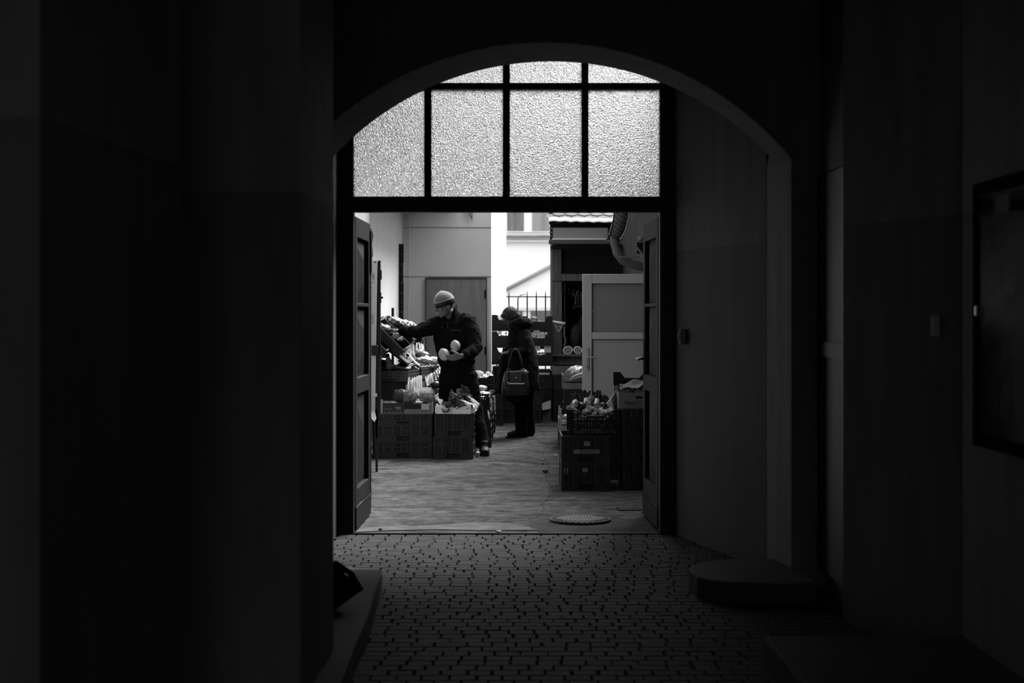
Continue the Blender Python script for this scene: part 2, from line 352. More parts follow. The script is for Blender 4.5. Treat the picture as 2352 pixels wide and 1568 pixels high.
def leaf(name, hx, ox, side, label):
    # leaf from hinge (hx,10.27) to (ox,11.1); side=+1 visible face towards +x
    L = sroot(name, (hx, 10.27, .02), label); ang = math.atan2(ox - hx, .84); L.rotation_euler = (0, 0, -ang)
    W = .85; s = side
    def pc(nm, y0, y1, z0, z1, x0=-.045, x1=0, mt=M_leaf, bv=.003):
        mb = MB(); a, b_ = (x0 * s, x1 * s); mb.box(min(a, b_), max(a, b_), y0, y1, z0, z1); return mb.build(nm, mt, L, bevel=bv, local=True)
    pc('stile', 0, .10, 0, 2.17); pc('stile', W - .10, W, 0, 2.17)
    for z0, z1 in ((2.03, 2.17), (1.545, 1.57), (.93, 1.045), (.15, .27)): pc('rail', .10, W - .10, z0, z1)
    pc('kick_plate', .0, W, -.005, .15, 0.0, .006, M_leaf)
    for i in range(22):
        pass
    mb = MB()
    for i in range(24):
        for z in (.006, .142): mb.ball((.008 * s, .02 + i * (W - .04) / 23, z), .004, nu=5, nv=4)
    mb.build('rivets', M_black, L, local=True)
    for z0, z1 in ((.27, .93), (1.045, 1.545), (1.57, 2.03)):
        y0, y1 = .10, W - .10; yc, zc = (y0 + y1) / 2, (z0 + z1) / 2
        xb = -.035 * s; xp = .002 * s; xk = -.043 * s
        mb = MB(); mb.add([(xb, y0, z0), (xb, y1, z0), (xb, y1, z1), (xb, y0, z1), (xp, yc, zc - .08), (xp, yc, zc + .08), (xk, y0, z0), (xk, y1, z0), (xk, y1, z1), (xk, y0, z1)],
            [(0, 1, 4), (1, 2, 5, 4), (2, 3, 5), (3, 0, 4, 5), (6, 7, 8, 9), (0, 1, 7, 6), (1, 2, 8, 7), (2, 3, 9, 8), (3, 0, 6, 9)])
        mb.build('panel', M_leaf, L, local=True)
    if side > 0:
        pc('astragal', W, W + .04, .03, 2.14, -.045, .004, M_black)
        pc('bolt', W - .03, W + .02, 1.8, 2.12, 0.0, .012, M_black)
    else:
        pc('lock_plate', W - .075, W - .035, 1.03, 1.30, 0, .006, M_black, .001)
        mb = MB().tube([(-.006, W - .055, 1.16), (-.055, W - .055, 1.16)], .009, 8).tube([(-.055, W - .05, 1.16), (-.055, W - .16, 1.155)], .009, 8, dome=True)
        mb.tube([(.045, W - .055, 1.16), (.09, W - .055, 1.16)], .009, 8).tube([(.09, W - .05, 1.16), (.09, W - .16, 1.155)], .009, 8, dome=True)
        mb.build('handle', mat('dull_nickel', .2, .25, .5, metal=1), L, smooth=True, local=True)
        pc('lock_plate', W, W + .003, 1.0, 1.36, -.045, 0, M_black, 0)
    return L
leaf('door_2', -1.085, -1.065, 1, 'left gate leaf, panelled wood, swung open into the yard')
leaf('door_4', 1.012, .985, -1, 'right gate leaf, panelled wood with lever handle, swung open')

# ================================================================ THE YARD
yard = mat('yard_concrete', .3, .9, .04, bump=.3, bs=9, na=.01, ns=2); n_ = yard.node_tree; b = n_.nodes['Principled BSDF']
g_ = n_.nodes.new('ShaderNodeNewGeometry'); mp = n_.nodes.new('ShaderNodeMapping'); mp.inputs['Scale'].default_value = (1.1, 1.5, 1); n_.links.new(g_.outputs['Position'], mp.inputs[0])
x1 = n_.nodes.new('ShaderNodeTexNoise'); x1.inputs['Scale'].default_value = 2.2; x1.inputs['Detail'].default_value = 9; x1.inputs['Roughness'].default_value = .72; x1.inputs['Distortion'].default_value = .6; n_.links.new(mp.outputs[0], x1.inputs['Vector'])
cr = n_.nodes.new('ShaderNodeValToRGB'); e = cr.color_ramp.elements; e[0].position = .34; e[0].color = (.022, .022, .022, 1); e[1].position = .60; e[1].color = (.085, .085, .085, 1)
k = cr.color_ramp.elements.new(.45); k.color = (.055, .055, .055, 1)
mp2 = n_.nodes.new('ShaderNodeMapping'); mp2.inputs['Scale'].default_value = (2.2, 5.5, 1); mp2.inputs['Rotation'].default_value = (0, 0, R(4)); n_.links.new(g_.outputs['Position'], mp2.inputs[0])
x2 = n_.nodes.new('ShaderNodeTexNoise'); x2.inputs['Scale'].default_value = 2.6; x2.inputs['Detail'].default_value = 10; x2.inputs['Roughness'].default_value = .7; x2.inputs['Distortion'].default_value = 1.4; n_.links.new(mp2.outputs[0], x2.inputs['Vector'])
c2 = n_.nodes.new('ShaderNodeMapRange'); c2.inputs[1].default_value = .36; c2.inputs[2].default_value = .56; c2.inputs[3].default_value = .28; c2.inputs[4].default_value = 1.15; n_.links.new(x2.outputs['Fac'], c2.inputs[0])
x3 = n_.nodes.new('ShaderNodeTexNoise'); x3.inputs['Scale'].default_value = 60; x3.inputs['Detail'].default_value = 3; n_.links.new(g_.outputs['Position'], x3.inputs['Vector'])
c3 = n_.nodes.new('ShaderNodeMapRange'); c3.inputs[1].default_value = .3; c3.inputs[2].default_value = .7; c3.inputs[3].default_value = .75; c3.inputs[4].default_value = 1.25; n_.links.new(x3.outputs['Fac'], c3.inputs[0])
m1 = n_.nodes.new('ShaderNodeMath'); m1.operation = 'MULTIPLY'; n_.links.new(cr.outputs[0], m1.inputs[0]); n_.links.new(c2.outputs[0], m1.inputs[1])
m2 = n_.nodes.new('ShaderNodeMath'); m2.operation = 'MULTIPLY'; n_.links.new(m1.outputs[0], m2.inputs[0]); n_.links.new(c3.outputs[0], m2.inputs[1])
n_.links.new(x1.outputs['Fac'], cr.inputs[0]); n_.links.new(m2.outputs[0], b.inputs['Base Color'])
struct(MB().box(-4, 6, 10.2, 46, -.2, 0).build('floor_yard', yard))
# threshold patches
def patch(name, pts, z, m_):
    q = [(GX(a, 5100 / (b_ - HZ)), 5100 / (b_ - HZ)) for a, b_ in pts]
    return struct(MB().prism(q, .0005, z).build(name, m_))
patch('floor_patch', [(816, 1223), (900, 1219), (1000, 1217), (1100, 1219), (1180, 1218), (1240, 1219), (1200, 1208), (1150, 1202), (1090, 1200), (1020, 1207), (940, 1210), (860, 1211), (826, 1216)], .006, mat('pale_screed', .09, .9, .05, ns=6, na=.3))
patch('floor_patch', [(1240, 1223), (1340, 1226), (1440, 1225), (1512, 1224), (1480, 1190), (1440, 1192), (1380, 1182), (1300, 1180), (1250, 1190), (1215, 1200), (1222, 1212)], .003, mat('tar_patch', .04, .9, .05, ns=5, na=.35))
patch('floor_patch', [(855, 1070), (882, 1069), (905, 1056), (857, 1056)], .004, mat('dark_plate', .035, .6, .4))
MB_e = MB().box(-1.09, 1.017, 10.19, 10.215, -.02, .004); struct(MB_e.build('trim_1', M_black))
# cracks, as thin dark ragged inlays
for nm, pts, wd in (('crack', [(1300, 960), (1243, 975), (1240, 985), (1252, 1000), (1238, 1012), (1258, 1026), (1246, 1045), (1262, 1070), (1255, 1100), (1268, 1120), (1249, 1160), (1240, 1185), (1210, 1195), (1140, 1200)], .006), ):
    rr = random.Random(5); L_ = []
    for (a, b_), (c_, d_) in zip(pts, pts[1:]):
        for i in range(6):
            t_ = i / 6; py = b_ + (d_ - b_) * t_; D = 5100 / (py - HZ); L_.append((GX(a + (c_ - a) * t_ + rr.uniform(-5, 5), D), D + rr.uniform(-.03, .03)))
    mb = MB()
    for (xa, ya), (xb, yb) in zip(L_, L_[1:]):
        dx, dy = xb - xa, yb - ya; l_ = math.hypot(dx, dy) or 1; w_ = wd * rr.uniform(.1, .9); nx_, ny_ = -dy / l_ * w_ / 2, dx / l_ * w_ / 2
        mb.prism([(xa - nx_, ya - ny_), (xb - nx_, yb - ny_), (xb + nx_, yb + ny_), (xa + nx_, ya + ny_)], .0004, .0022)
    struct(mb.build('floor_crack', mat('crack_dirt', .012, .9, .1)))
# manhole cover
t = thing('manhole_cover', (GX(1333, 10.78), 10.8, 0), 'round cast iron manhole cover just beyond the gate threshold', 'manhole cover')
iron = mat('cast_iron', .022, .55, .3, ns=20, na=.2); cx, cy, rr = GX(1333, 10.78), 10.8, .225
MB().tube([(cx, cy, -.005), (cx, cy, .024)], rr, 48).build('rim', iron, t, bevel=.004)
mb = MB()
for i in range(-7, 8):
    h = math.sqrt(max(0, .165 ** 2 - (i * .022) ** 2))
    if h > .02: mb.box(cx + i * .022 - .007, cx + i * .022 + .007, cy - h, cy + h, .023, .029)
for i in range(30):
    a = i / 30 * 2 * math.pi; mb.obox((cx + .192 * math.cos(a), cy + .192 * math.sin(a), .026), (.036, .018, .006), Matrix.Rotation(a, 3, 'Z'))
mb.build('tread_pattern', iron, t)
# iron drain grating
t = thing('drain_grating', (GX(1445, 11.46), 11.46, 0), 'small dark drain grating near the right gate leaf', 'drain')
mb = MB(); dx, dy = GX(1445, 11.46), 11.46
for i in range(9): mb.box(dx - .08 + i * .019, dx - .068 + i * .019, dy - .06, dy + .06, .0, .008)
mb.box(dx - .09, dx + .09, dy - .07, dy - .058, 0, .01).box(dx - .09, dx + .09, dy + .058, dy + .07, 0, .01); mb.build('grate', iron, t)

# yard walls
M_gh = mat('low_bounce_plaster', .15, .9, .1, ns=1.5, na=.1); M_rw = mat('dim_side_wall', .06, .9, .1, ns=1.5, na=.15)  # gatehouse plaster darkened to cut light bounced onto fronts in the yard
struct(MB().box(-3.2, -1.2, 10.3, 10.7, 0, 12).build('wall_gatehouse_left', M_gh))
struct(MB().box(1.12, 3.6, 10.3, 10.7, 0, 12).build('wall_gatehouse_right', M_gh))
struct(MB().box(-3.2, 3.6, 10.3, 10.7, 3.6, 12).build('wall_gatehouse_top', M_gh))
struct(MB().box(-3.2, -1.53, 10.7, 15.9, 0, 3.5).build('wall_yard_left', M_plaster))
struct(MB().box(-3.2, -1.62, 15.9, 22.3, 0, 3.5).build('wall_yard_left', M_plaster))
M_up = mat('upper_shade_render', .17, .9, .1, ns=1, na=.1)  # unseen upper wall darkened in colour to dim the left glass panes
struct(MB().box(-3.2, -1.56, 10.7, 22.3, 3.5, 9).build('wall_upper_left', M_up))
# back wall with its door opening and the splayed end that runs off towards the light
m = MB().prism([(-1.62, 22), (-.31, 22), (-.10, 26), (-.3, 26.3), (-1.62, 26.3)], 0, 3.5)
struct(MB().prism([(-1.56, 22), (-.31, 22), (-.10, 26), (-.3, 26.3), (-1.56, 26.3)], 3.5, 10).build('wall_upper_back', mat('upper_back_shade_render', .3, .9, .1)))  # upper back wall darkened and raised to dim the glass
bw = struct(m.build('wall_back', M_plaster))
for y_ in (522, 635):
    z = GZ(y_, 22); struct(MB().box(-1.62, -.31, 21.992, 22, z - .006, z + .004).build('trim_2', mat('panel_joint', .25, .8, .2)))
d = sroot('door_5', (-.83, 21.97, 0), 'plain wood-grain door in the back wall behind the man')
wg = mat('wood_grain', .2, .6, .3, ns=2.2, na=.2, stretch=(9, 9, .7), detail=8)
x0, x1, zt = GX(980, 22), GX(1116, 22), GZ(641, 22)
MB().box(x0, x1, 21.95, 21.995, .01, zt).build('door_leaf', wg, d)
MB().box(x0 - .02, x0, 21.94, 22, 0, zt + .02).box(x0, x1, 21.94, 22, zt, zt + .025).box(x1, x1 + .015, 21.955, 22, 0, zt + .02).build('door_frame', mat('door_seal', .06, .7, .2), d)
for pz in (675, 805): MB().tube([(x1 - .01, 21.94, GZ(pz, 22) - .06), (x1 - .01, 21.94, GZ(pz, 22) + .06)], .012, 8).build('hinge', M_black, d)
# balcony slab above the rear left corner
struct(MB().box(-1.7, -.8, 16.2, 22, 3.12, 3.25).build('ceiling_balcony', M_plaster))
struct(MB().box(-1.6, -.95, 10.7, 16.2, 3.3, 3.4).build('ceiling_shade_eave', M_up))  # unseen eave added to shade the left wall and darken the glass
t = thing('torn_awning', P(1078, 480, 21.93), 'torn scrap of pale cloth hanging over the wood-grain door', 'cloth')
c0 = [P(1062, 470, 21.93), P(1068, 484, 21.93), P(1076, 492, 21.93), P(1083, 502, 21.93)]; c1 = [P(1088, 470, 21.93), P(1086, 484, 21.93), P(1085, 494, 21.93), P(1084.5, 510, 21.93)]
mb = MB(); mb.sheet([[a, (a + b_) / 2 + Vector((0, .02 * ((i % 2) * 2 - 1), 0)), b_] for i, (a, b_) in enumerate(zip(c0, c1))], .004); mb.build('cloth', mat('dusty_cloth', .2, .9, .1), t)
MB().tube([P(1072, 471, 21.93), P(1072, 440, 21.93), P(1072, 435, 22.02)], .008, 6).build('cord', M_black, t)
# cable down the back wall
ob = MB().tube([P(942, 480, 21.97), P(942, 600, 21.97), P(940, 700, 21.96), P(941, 738, 21.95), P(944, 752, 21.9)], .007, 6).build('wall_cable', M_paper, smooth=True)
tag(ob, 'thin white cable running down the back wall left of the door', 'cable')
# corner strip on the back wall
struct(MB().box(GX(926.5, 21.98), GX(928, 21.98), 21.97, 22, GZ(560, 22), 4).build('trim_3', M_paper))
# dark strapped bundle hanging in the corner
t = thing('window_shutter', P(918, 735, 21.2), 'narrow black slatted shutter hanging in the far left corner', 'shutter')
mb = MB(); sl = MB(); rr = random.Random(2)
for i, py in enumerate(range(560, 740, 22)):
    o_ = rr.uniform(-1.2, 1.2); a = P(910.5 + o_, py, 21.2); b_ = P(926.5 + o_ * .5, py + 22, 21.2)
    mb.box(a.x, b_.x, 21.17, 21.24, b_.z, a.z); 
    MB().obox(((a.x + b_.x) / 2, 21.165, a.z - .012), ((b_.x - a.x) * .8, .012, .018), Matrix.Rotation(R(8), 3, 'Y')).build('batten', mat('batten_grey', .05, .6, .3), t)
mb.build('slat_panel', M_black, t, bevel=.006); MB().box(GX(911, 21.26), GX(925.5, 21.26), 21.24, 21.27, GZ(740, 21.2), GZ(562, 21.2)).build('backing', M_black, t)
MB().box(-1.63, -1.60, 21.15, 21.26, GZ(700, 21.2), GZ(690, 21.2)).build('bracket', M_black, t)
t_ = thing('wall_bracket', P(854, 595, 15.7), 'dark bowed iron strap on the near left wall above the sign', 'bracket')
MB().tube([P(853, 528, 15.8), P(856, 540, 15.8), P(853.5, 560, 15.8), P(855.5, 585, 15.8), P(853, 597, 15.8)], .006, 6).build('strap', M_black, t_)

# right side: wall, soffit, shed
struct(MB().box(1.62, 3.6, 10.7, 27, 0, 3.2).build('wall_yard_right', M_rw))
m = MB().slab([(1.17, 3.3), (1.61, 2.52), (1.65, 2.56), (1.21, 3.34)], 'y', 13.6, 17.9); struct(m.build('ceiling_soffit', mat('soffit_board', .09, .8, .2, ns=2, na=.2)))
mb = MB()
for i in range(5):
    yy_ = 14 + i * .9; mb.obox((1.39, yy_, 2.905), (.5 / 1.14, .006, .01), Matrix.Rotation(R(60.5), 3, 'Y'))
struct(mb.build('trim_4', M_black))

# far house
hs = thing('house', (0, 42, 0), 'white rendered house closing the view behind the yard', 'building')
MB().box(-8, 14, 42, 48, 0, 10).build('wall', M_white, hs)
def fx(a): return GX(a, 42)
def fz(a): return GZ(a, 42)
wn = MB().box(fx(1158), fx(1275), 41.93, 42.02, fz(533), fz(440)).build('window', M_white, hs)
MB().box(fx(1165), fx(1203), 41.9, 41.93, fz(530), fz(440)).build('pane', mat('far_pane', .15, .3, .4, ns=3, na=.5, stretch=(3, 1, .3)), wn)
MB().box(fx(1222), fx(1262), 41.9, 41.93, fz(530), fz(440)).build('pane', mat('far_pane_curtain', .26, .5, .3, ns=2, na=.25, stretch=(3, 1, .3)), wn)
MB().box(fx(1150), fx(1300), 41.75, 42, fz(545), fz(541)).build('sill', mat('sill_stone', .3, .8, .2, ns=2, na=.4), hs)
MB().box(fx(1150), fx(1300), 41.85, 42, fz(556), fz(552)).build('sill', M_plaster, hs)
MB().box(fx(1150), fx(1300), 41.95, 42.01, fz(713), fz(706)).build('plinth_band', M_plaster, hs)
for a, b_ in ((1186, 1200), (1219, 1264)):
    f = MB().box(fx(a), fx(b_), 41.93, 42.01, .9, fz(713)).build('window', mat('far_low_glass', .11, .4, .4), hs)
MB().tube([P(1150, 671, 41.93), P(1280, 603.5, 41.93)], .05, 10).build('stair_rail', mat('rail_grey', .3, .6, .3), hs, smooth=True)
t = thing('iron_fence', P(1211, 760, 27), 'spiked wrought iron fence in front of the white house', 'fence')
for i, px in enumerate((1169, 1189.5, 1211, 1232, 1253)):
    a = P(px, 900, 27); zt = GZ(668, 27)
    if i == 1:
        pts = [(a.x, 27, 0), (a.x, 27, GZ(690, 27)), P(1190, 684, 27), P(1196, 678, 27), P(1208, 675, 27)]
        MB().tube(pts, [.011, .011, .009, .007, .004], 6).build('fence_bar', M_black, t)
    else: MB().tube([(a.x, 27, 0), (a.x, 27, GZ(682, 27)), (a.x, 27, zt)], [.012, .012, .003], 6).build('fence_bar', M_black, t)
MB().tube([P(1160, 681, 27), P(1275, 681.5, 27)], .01, 6).build('fence_rail', M_black, t)
# ================================================================ SHED ON THE RIGHT
DS = 21.6
sh = thing('market_shed', (1.15, DS, 0), 'timber market shed with scalloped tile roof at the far right', 'shed')
def sx(p): return GX(p, DS)
def sz(p): return GZ(p, DS)
MB().box(sx(1268), sx(1291), DS, DS + .15, 0, sz(645)).build('post', M_woodm, sh, bevel=.004)
MB().box(sx(1268), 1.6, DS - .02, DS + .13, sz(645), sz(629)).build('beam', M_woodm, sh, bevel=.004)
MB().box(sx(1268), sx(1289), DS + .01, DS + .14, sz(629), sz(566)).build('post', M_woodm, sh)
MB().box(sx(1289), 1.6, DS + .08, DS + .1, sz(629), sz(566)).build('gap_shade_panel', M_dark, sh)  # dark sheet standing in for the shaded interior above the beam
MB().box(sx(1268), 1.6, DS - .03, DS + .14, sz(572), sz(562)).build('beam', M_dark, sh)
MB().box(sx(1291), 1.6, DS + 1.5, DS + 1.55, 0, 2.7).box(sx(1270), sx(1272), DS + .15, DS + 1.5, 0, 2.7).box(sx(1270), 1.6, DS, DS + 1.5, sz(566), sz(560)).build('wall', M_dark, sh)
MB().box(sx(1268), 1.6, DS - .12, DS + .6, sz(818), sz(814)).build('counter', M_woodm, sh, bevel=.003)
MB().box(sx(1268), 1.6, DS - .06, DS - .03, sz(837), sz(818)).build('counter_apron', M_woodm, sh)
# roof: rows of scalloped tiles
rs = R(38); e0 = Vector((sx(1260), DS - .45, sz(513))); up = Vector((0, math.cos(rs), math.sin(rs))); nn = Vector((0, -math.sin(rs), math.cos(rs)))
tiles = mat('slate_tile', .035, .5, .4, ns=9, na=.3)
MB().add([e0 - nn * .03, e0 + Vector((1.0, 0, 0)) - nn * .03, e0 + Vector((1.0, 0, 0)) + up * 2 - nn * .03, e0 + up * 2 - nn * .03, e0 - nn * .05, e0 + Vector((1.0, 0, 0)) - nn * .05, e0 + Vector((1.0, 0, 0)) + up * 2 - nn * .05, e0 + up * 2 - nn * .05],
    [(0, 1, 2, 3), (4, 7, 6, 5), (0, 4, 5, 1), (1, 5, 6, 2), (2, 6, 7, 3), (3, 7, 4, 0)]).build('roof_deck', M_dark, sh)
mb = MB()
for r_ in range(12):
    for c_ in range(6):
        x = .182 * c_ + (.091 if r_ % 2 else 0); base = e0 + Vector((x + .05, 0, 0)) + up * (.085 * r_ + .05) + nn * (.004 + .012)
        pts = [(-.088, .14), (-.088, .03), (-.055, .006), (0, -.008), (.055, .006), (.088, .03), (.088, .14)]
        vs = [base + Vector((a, 0, 0)) + up * b_ - nn * (.012 * (b_ / .14)) for a, b_ in pts]; vs += [v - nn * .01 for v in vs]; n = 7
        mb.add(vs, [tuple(range(n)), tuple(range(2 * n - 1, n - 1, -1))] + [(i, n + i, n + (i + 1) % n, (i + 1) % n) for i in range(n)])
mb.build('roof_tiles', tiles, sh)
mb = MB(); nW = 22
g_ = []
for k_, (dy, dz) in enumerate(((-.06, -.004), (-.05, .02), (.02, .055))):
    g_.append([e0 + Vector((i / nW * 1.0 - .01, dy, dz + .012 * abs(math.sin(i * .9)) - .02 * i / nW)) for i in range(nW + 1)])
mb.sheet(g_, .012); mb.build('eaves_flashing', M_white, sh, smooth=False)
pn = MB().box(sx(1268), sx(1392), DS - .44, DS - .40, sz(552), sz(527)).build('awning_box', mat('awning_box_enamel', .22, .35, .5), sh, bevel=.004)
MB().box(sx(1266), sx(1388), DS - .46, DS - .37, sz(553.5), sz(551.5)).build('awning_trim', M_white, sh)
MB().box(sx(1262), sx(1400), DS - .36, DS - .33, sz(560), sz(515)).build('gap_shade_panel', M_black, sh)  # black sheet standing in for the shaded gap above the awning box
mb = MB(); a0 = [(math.cos(t_) * .06, math.sin(t_) * .06) for t_ in [math.pi + i * math.pi / 8 for i in range(9)]]
pr = [(DS - .38 + a, sz(554) + b_) for a, b_ in a0] + [(DS - .38 + a * .9, sz(554) + b_ * .9) for a, b_ in a0[::-1]]
mb.slab(pr, 'x', sx(1259), sx(1402)); mb.build('gutter', M_zinc, sh, smooth=False)
mb = MB(); 
for i in range(3): MB().tube([(sx(1261 - i * .5), DS - .42, sz(545 - i * 8)), (sx(1267), DS - .42, sz(545 - i * 8))], .012, 6).build('awning_bracket', M_metal, sh)
MB().box(sx(1263), sx(1265), DS - .40, DS - .38, sz(580), sz(568)).build('pull_cord', M_black, sh)
# things inside the shed
melon = MB(); 
def halfmelon(name, px, py, r, tilt, label):
    t = thing(name, P(px, py, DS - .06) - Vector((0, 0, r)), label, 'melon'); c = P(px, py, DS - .06)
    rot = Matrix.Rotation(tilt, 4, 'Y')
    def pp(lst): return [c + rot @ Vector(q) for q in lst]
    n = 20; rings = []
    for k_ in range(6):
        a = math.pi / 2 * k_ / 5; rings.append([( r * 1.18 * math.cos(a) * math.cos(2 * math.pi * j / n), .8 * r * math.sin(a), r * math.cos(a) * math.sin(2 * math.pi * j / n)) for j in range(n)])
    m_ = MB(); m_.add(pp([q for rg in rings for q in rg]), [(k_ * n + j, k_ * n + (j + 1) % n, (k_ + 1) * n + (j + 1) % n, (k_ + 1) * n + j) for k_ in range(5) for j in range(n)]); m_.build('rind', mat('melon_rind', .06, .5, .4), t, smooth=True)
    def disc(rr, y, nm, mt):
        q = [(rr * 1.18 * math.cos(2 * math.pi * j / n), y, rr * math.sin(2 * math.pi * j / n)) for j in range(n)] + [(rr * 1.18 * math.cos(2 * math.pi * j / n), y + .004, rr * math.sin(2 * math.pi * j / n)) for j in range(n)]
        MB().add(pp(q), [tuple(range(n))[::-1], tuple(range(n, 2 * n))] + [(j, (j + 1) % n, n + (j + 1) % n, n + j) for j in range(n)]).build(nm, mt, t)
    disc(r, -.001, 'pith', mat('melon_pith', .95, .5, .4)); disc(r * .80, -.004, 'flesh', mat('melon_flesh', .26, .4, .5, ns=40, na=.5))
halfmelon('half_melon', 1304, 804, .062, R(-15), 'cut half melon on the shed counter beside the post, left one')
halfmelon('half_melon', 1327, 803.5, .056, R(20), 'cut half melon on the shed counter beside the white door, right one')
def blob_bag(name, c, s, m_, label, cat='bag', seed=1, parent=None, amp=.18, nu=20, nv=12, group=None):
    rr = random.Random(seed); ph = [(rr.uniform(0, 6), rr.uniform(2, 7), rr.uniform(2, 7)) for _ in range(4)]
    fn = lambda th, p: 1 + amp * sum(math.sin(a * th + b_ * round(1) * p * 1.0 + q) for q, a, b_ in [(x[0], x[1], int(x[2])) for x in ph]) / 3
    o = MB().ball(c, s, fn=fn, nu=nu, nv=nv).build(name, m_, parent, smooth=True)
    if parent is None: tag(o, label, cat, group)
    return o
blob_bag('hanging_sack', P(1321, 775, DS + .1), (.075, .06, .17), mat('net_sack', .03, .7, .2, ns=30, na=.6), 'dark net sack of produce hanging above the cut melons', seed=4)
blob_bag('hanging_sack', P(1336, 765, DS + .25), (.07, .06, .22), MATS['net_sack'], 'longer net sack hanging behind the edge of the white door', seed=8)
for i, (px, py) in enumerate(((1309, 668), (1319, 672), (1328, 675))):
    t = thing('preserve_jar', P(px, py + 8, DS + .5), ['small jar hanging under the shed beam, leftmost of three', 'small jar hanging under the shed beam, middle of three', 'small jar hanging under the shed beam, right of three'][i], 'jar', 'jars hanging in the shed')
    mb = MB(); a = P(px, py + 8, DS + .5); mb.tube([a, a + Vector((0, 0, .02)), a + Vector((0, 0, .07)), a + Vector((0, 0, .085))], [.02, .027, .027, .014], 12); mb.build('glass_body', mat('dim_jar', .08, .2, .6), t, smooth=True)
    MB().tube([a + Vector((0, 0, .085)), a + Vector((0, 0, .1))], .016, 12).build('lid', M_metal, t)
    MB().tube([a + Vector((0, 0, .1)), (a.x, a.y, sz(644))], .002, 4).build('string', M_black, t)
t = thing('shelf_board', P(1330, 706, DS + .5), 'narrow pale shelf board inside the shed above the sacks', 'shelf')
MB().box(GX(1316, DS + .5), 1.5, DS + .45, DS + .6, GZ(706, DS + .5), GZ(701, DS + .5)).build('board', M_woodm, t)
MB().box(GX(1317, DS + .5), GX(1320, DS + .5), DS + .46, DS + .5, GZ(712, DS + .5), GZ(706, DS + .5)).build('bracket', M_woodm, t)
for i, px in enumerate((1327, 1337)):
    a = P(px, 701, DS + .52); tag(MB().tube([a, a + Vector((0, 0, .12)), a + Vector((0, 0, .16)), a + Vector((0, 0, .2))], [.04, .04, .02, .015], 12).build('storage_jar', MATS['dim_jar'], smooth=True), ['dim round jar on the shed shelf, left of two', 'dim round jar on the shed shelf, partly behind the white door'][i], 'jar', 'jars on the shed shelf')
# chain of garlic
t = thing('garlic_braid', P(1297, 755, DS - .03), 'long braid of garlic hanging beside the shed post', 'garlic braid')
rr = random.Random(4); mg = mat('garlic_dim', .2, .6, .3)
for i in range(12):
    a = P(1297 + rr.uniform(-2, 2), 753 + i * 4.4, DS - .03); MB().ball(a, (.016, .016, .018), nu=8, nv=6).build('bulb', mg, t, smooth=True)
MB().tube([P(1297, 650, DS - .03), P(1297, 806, DS - .03)], .004, 5).build('cord', M_woodm, t)
# white tube bracket
t = thing('hanging_scale', P(1282, 760, DS - .3), 'white tube with a triangular hanger on the shed post', 'bracket')
MB().tube([P(1265.5, 738, DS - .3), P(1298, 743, DS - .3)], .018, 10).build('tube', M_white, t, smooth=True)
MB().tube([P(1272, 742, DS - .3), P(1283, 762, DS - .3)], .007, 6).tube([P(1294, 743, DS - .3), P(1283, 762, DS - .3)], .007, 6).tube([P(1277, 749, DS - .3), P(1290, 750, DS - .3)], .005, 6).build('hanger', mat('hanger_grey', .45, .6, .2), t)
MB().tube([P(1275, 740, DS - .3), P(1275, 740, DS)], .008, 6).build('arm', M_white, t)
# downpipe, ribbed hose over an elbow
t = thing('ribbed_duct', P(1412, 560, 16.5), 'fat ribbed duct with an elbow running down to the white door', 'duct')
mb = MB(); path = [P(1436, 440, 16.5), P(1432, 470, 16.5), P(1426, 500, 16.5), P(1417, 528, 16.5), P(1412, 545, 16.5)]; pts = []; rd = []
for (a, b_) in zip(path, path[1:]):
    for i in range(12):
        pts.append(a.lerp(b_, i / 12)); rd.append(.079)
mb.tube(pts, rd, 18); mb.build('ribbed_hose', mat('duct_grey', .1, .45, .4), t, smooth=True)
for (a, b_) in zip(path[1:], path[2:]):
    for i in range(3):
        c = a.lerp(b_, i / 3 + .1); d_ = (b_ - a).normalized(); s1 = Vector((0, 1, 0)); s2 = d_.cross(s1); MB().tube([c + s1 * .08 * math.sin(u_ * math.pi / 10) + s2 * .08 * math.cos(u_ * math.pi / 10) + d_ * (.028 * math.cos(u_ * math.pi / 10)  - .03 * math.sin(u_ * math.pi / 10)) for u_ in range(21)], .0035, 5, cap=False).build('hose_ring', M_black, t)
mb = MB().tube([P(1412, 535, 16.5), P(1413, 560, 16.5), P(1418, 580, 16.5), P(1430, 597, 16.5), P(1448, 605, 16.5), P(1480, 614, 16.5), (1.62, 16.5, GZ(622, 16.5))], [.056, .052, .052, .052, .05, .05, .05], 16); mb.build('elbow', MATS['duct_grey'], t, smooth=True)
MB().tube([P(1448, 440, 16.45), P(1444, 500, 16.45), P(1437, 530, 16.42), P(1427, 547, 16.4), P(1423, 549, 16.4)], .01, 6).build('cable', mat('cable_grey', .3, .5, .3), t, smooth=True)
MB().tube([P(1418, 440, 16.4), P(1407, 520, 16.4), P(1398, 550, 16.4)], .008, 6).build('cable', M_black, t)
t = thing('gutter_bracket', P(1470, 585, 16.2), 'jumble of dark iron brackets beside the duct above the white door', 'bracket')
MB().tube([P(1460, 565, 16.2), P(1482, 590, 16.2)], .012, 6).build('strut', M_zinc, t); MB().box(GX(1461, 16.3), GX(1484, 16.3), 16.25, 16.35, GZ(582, 16.3), GZ(556, 16.3)).build('plate', M_black, t, bevel=.01)
MB().ball(P(1472, 548, 16.3), (.035, .03, .03)).build('cap', M_zinc, t, smooth=True)
MB().box(GX(1420, 16.4), GX(1470, 16.4), 16.38, 16.42, GZ(592, 16.4), GZ(589, 16.4)).build('strut', M_zinc, t)

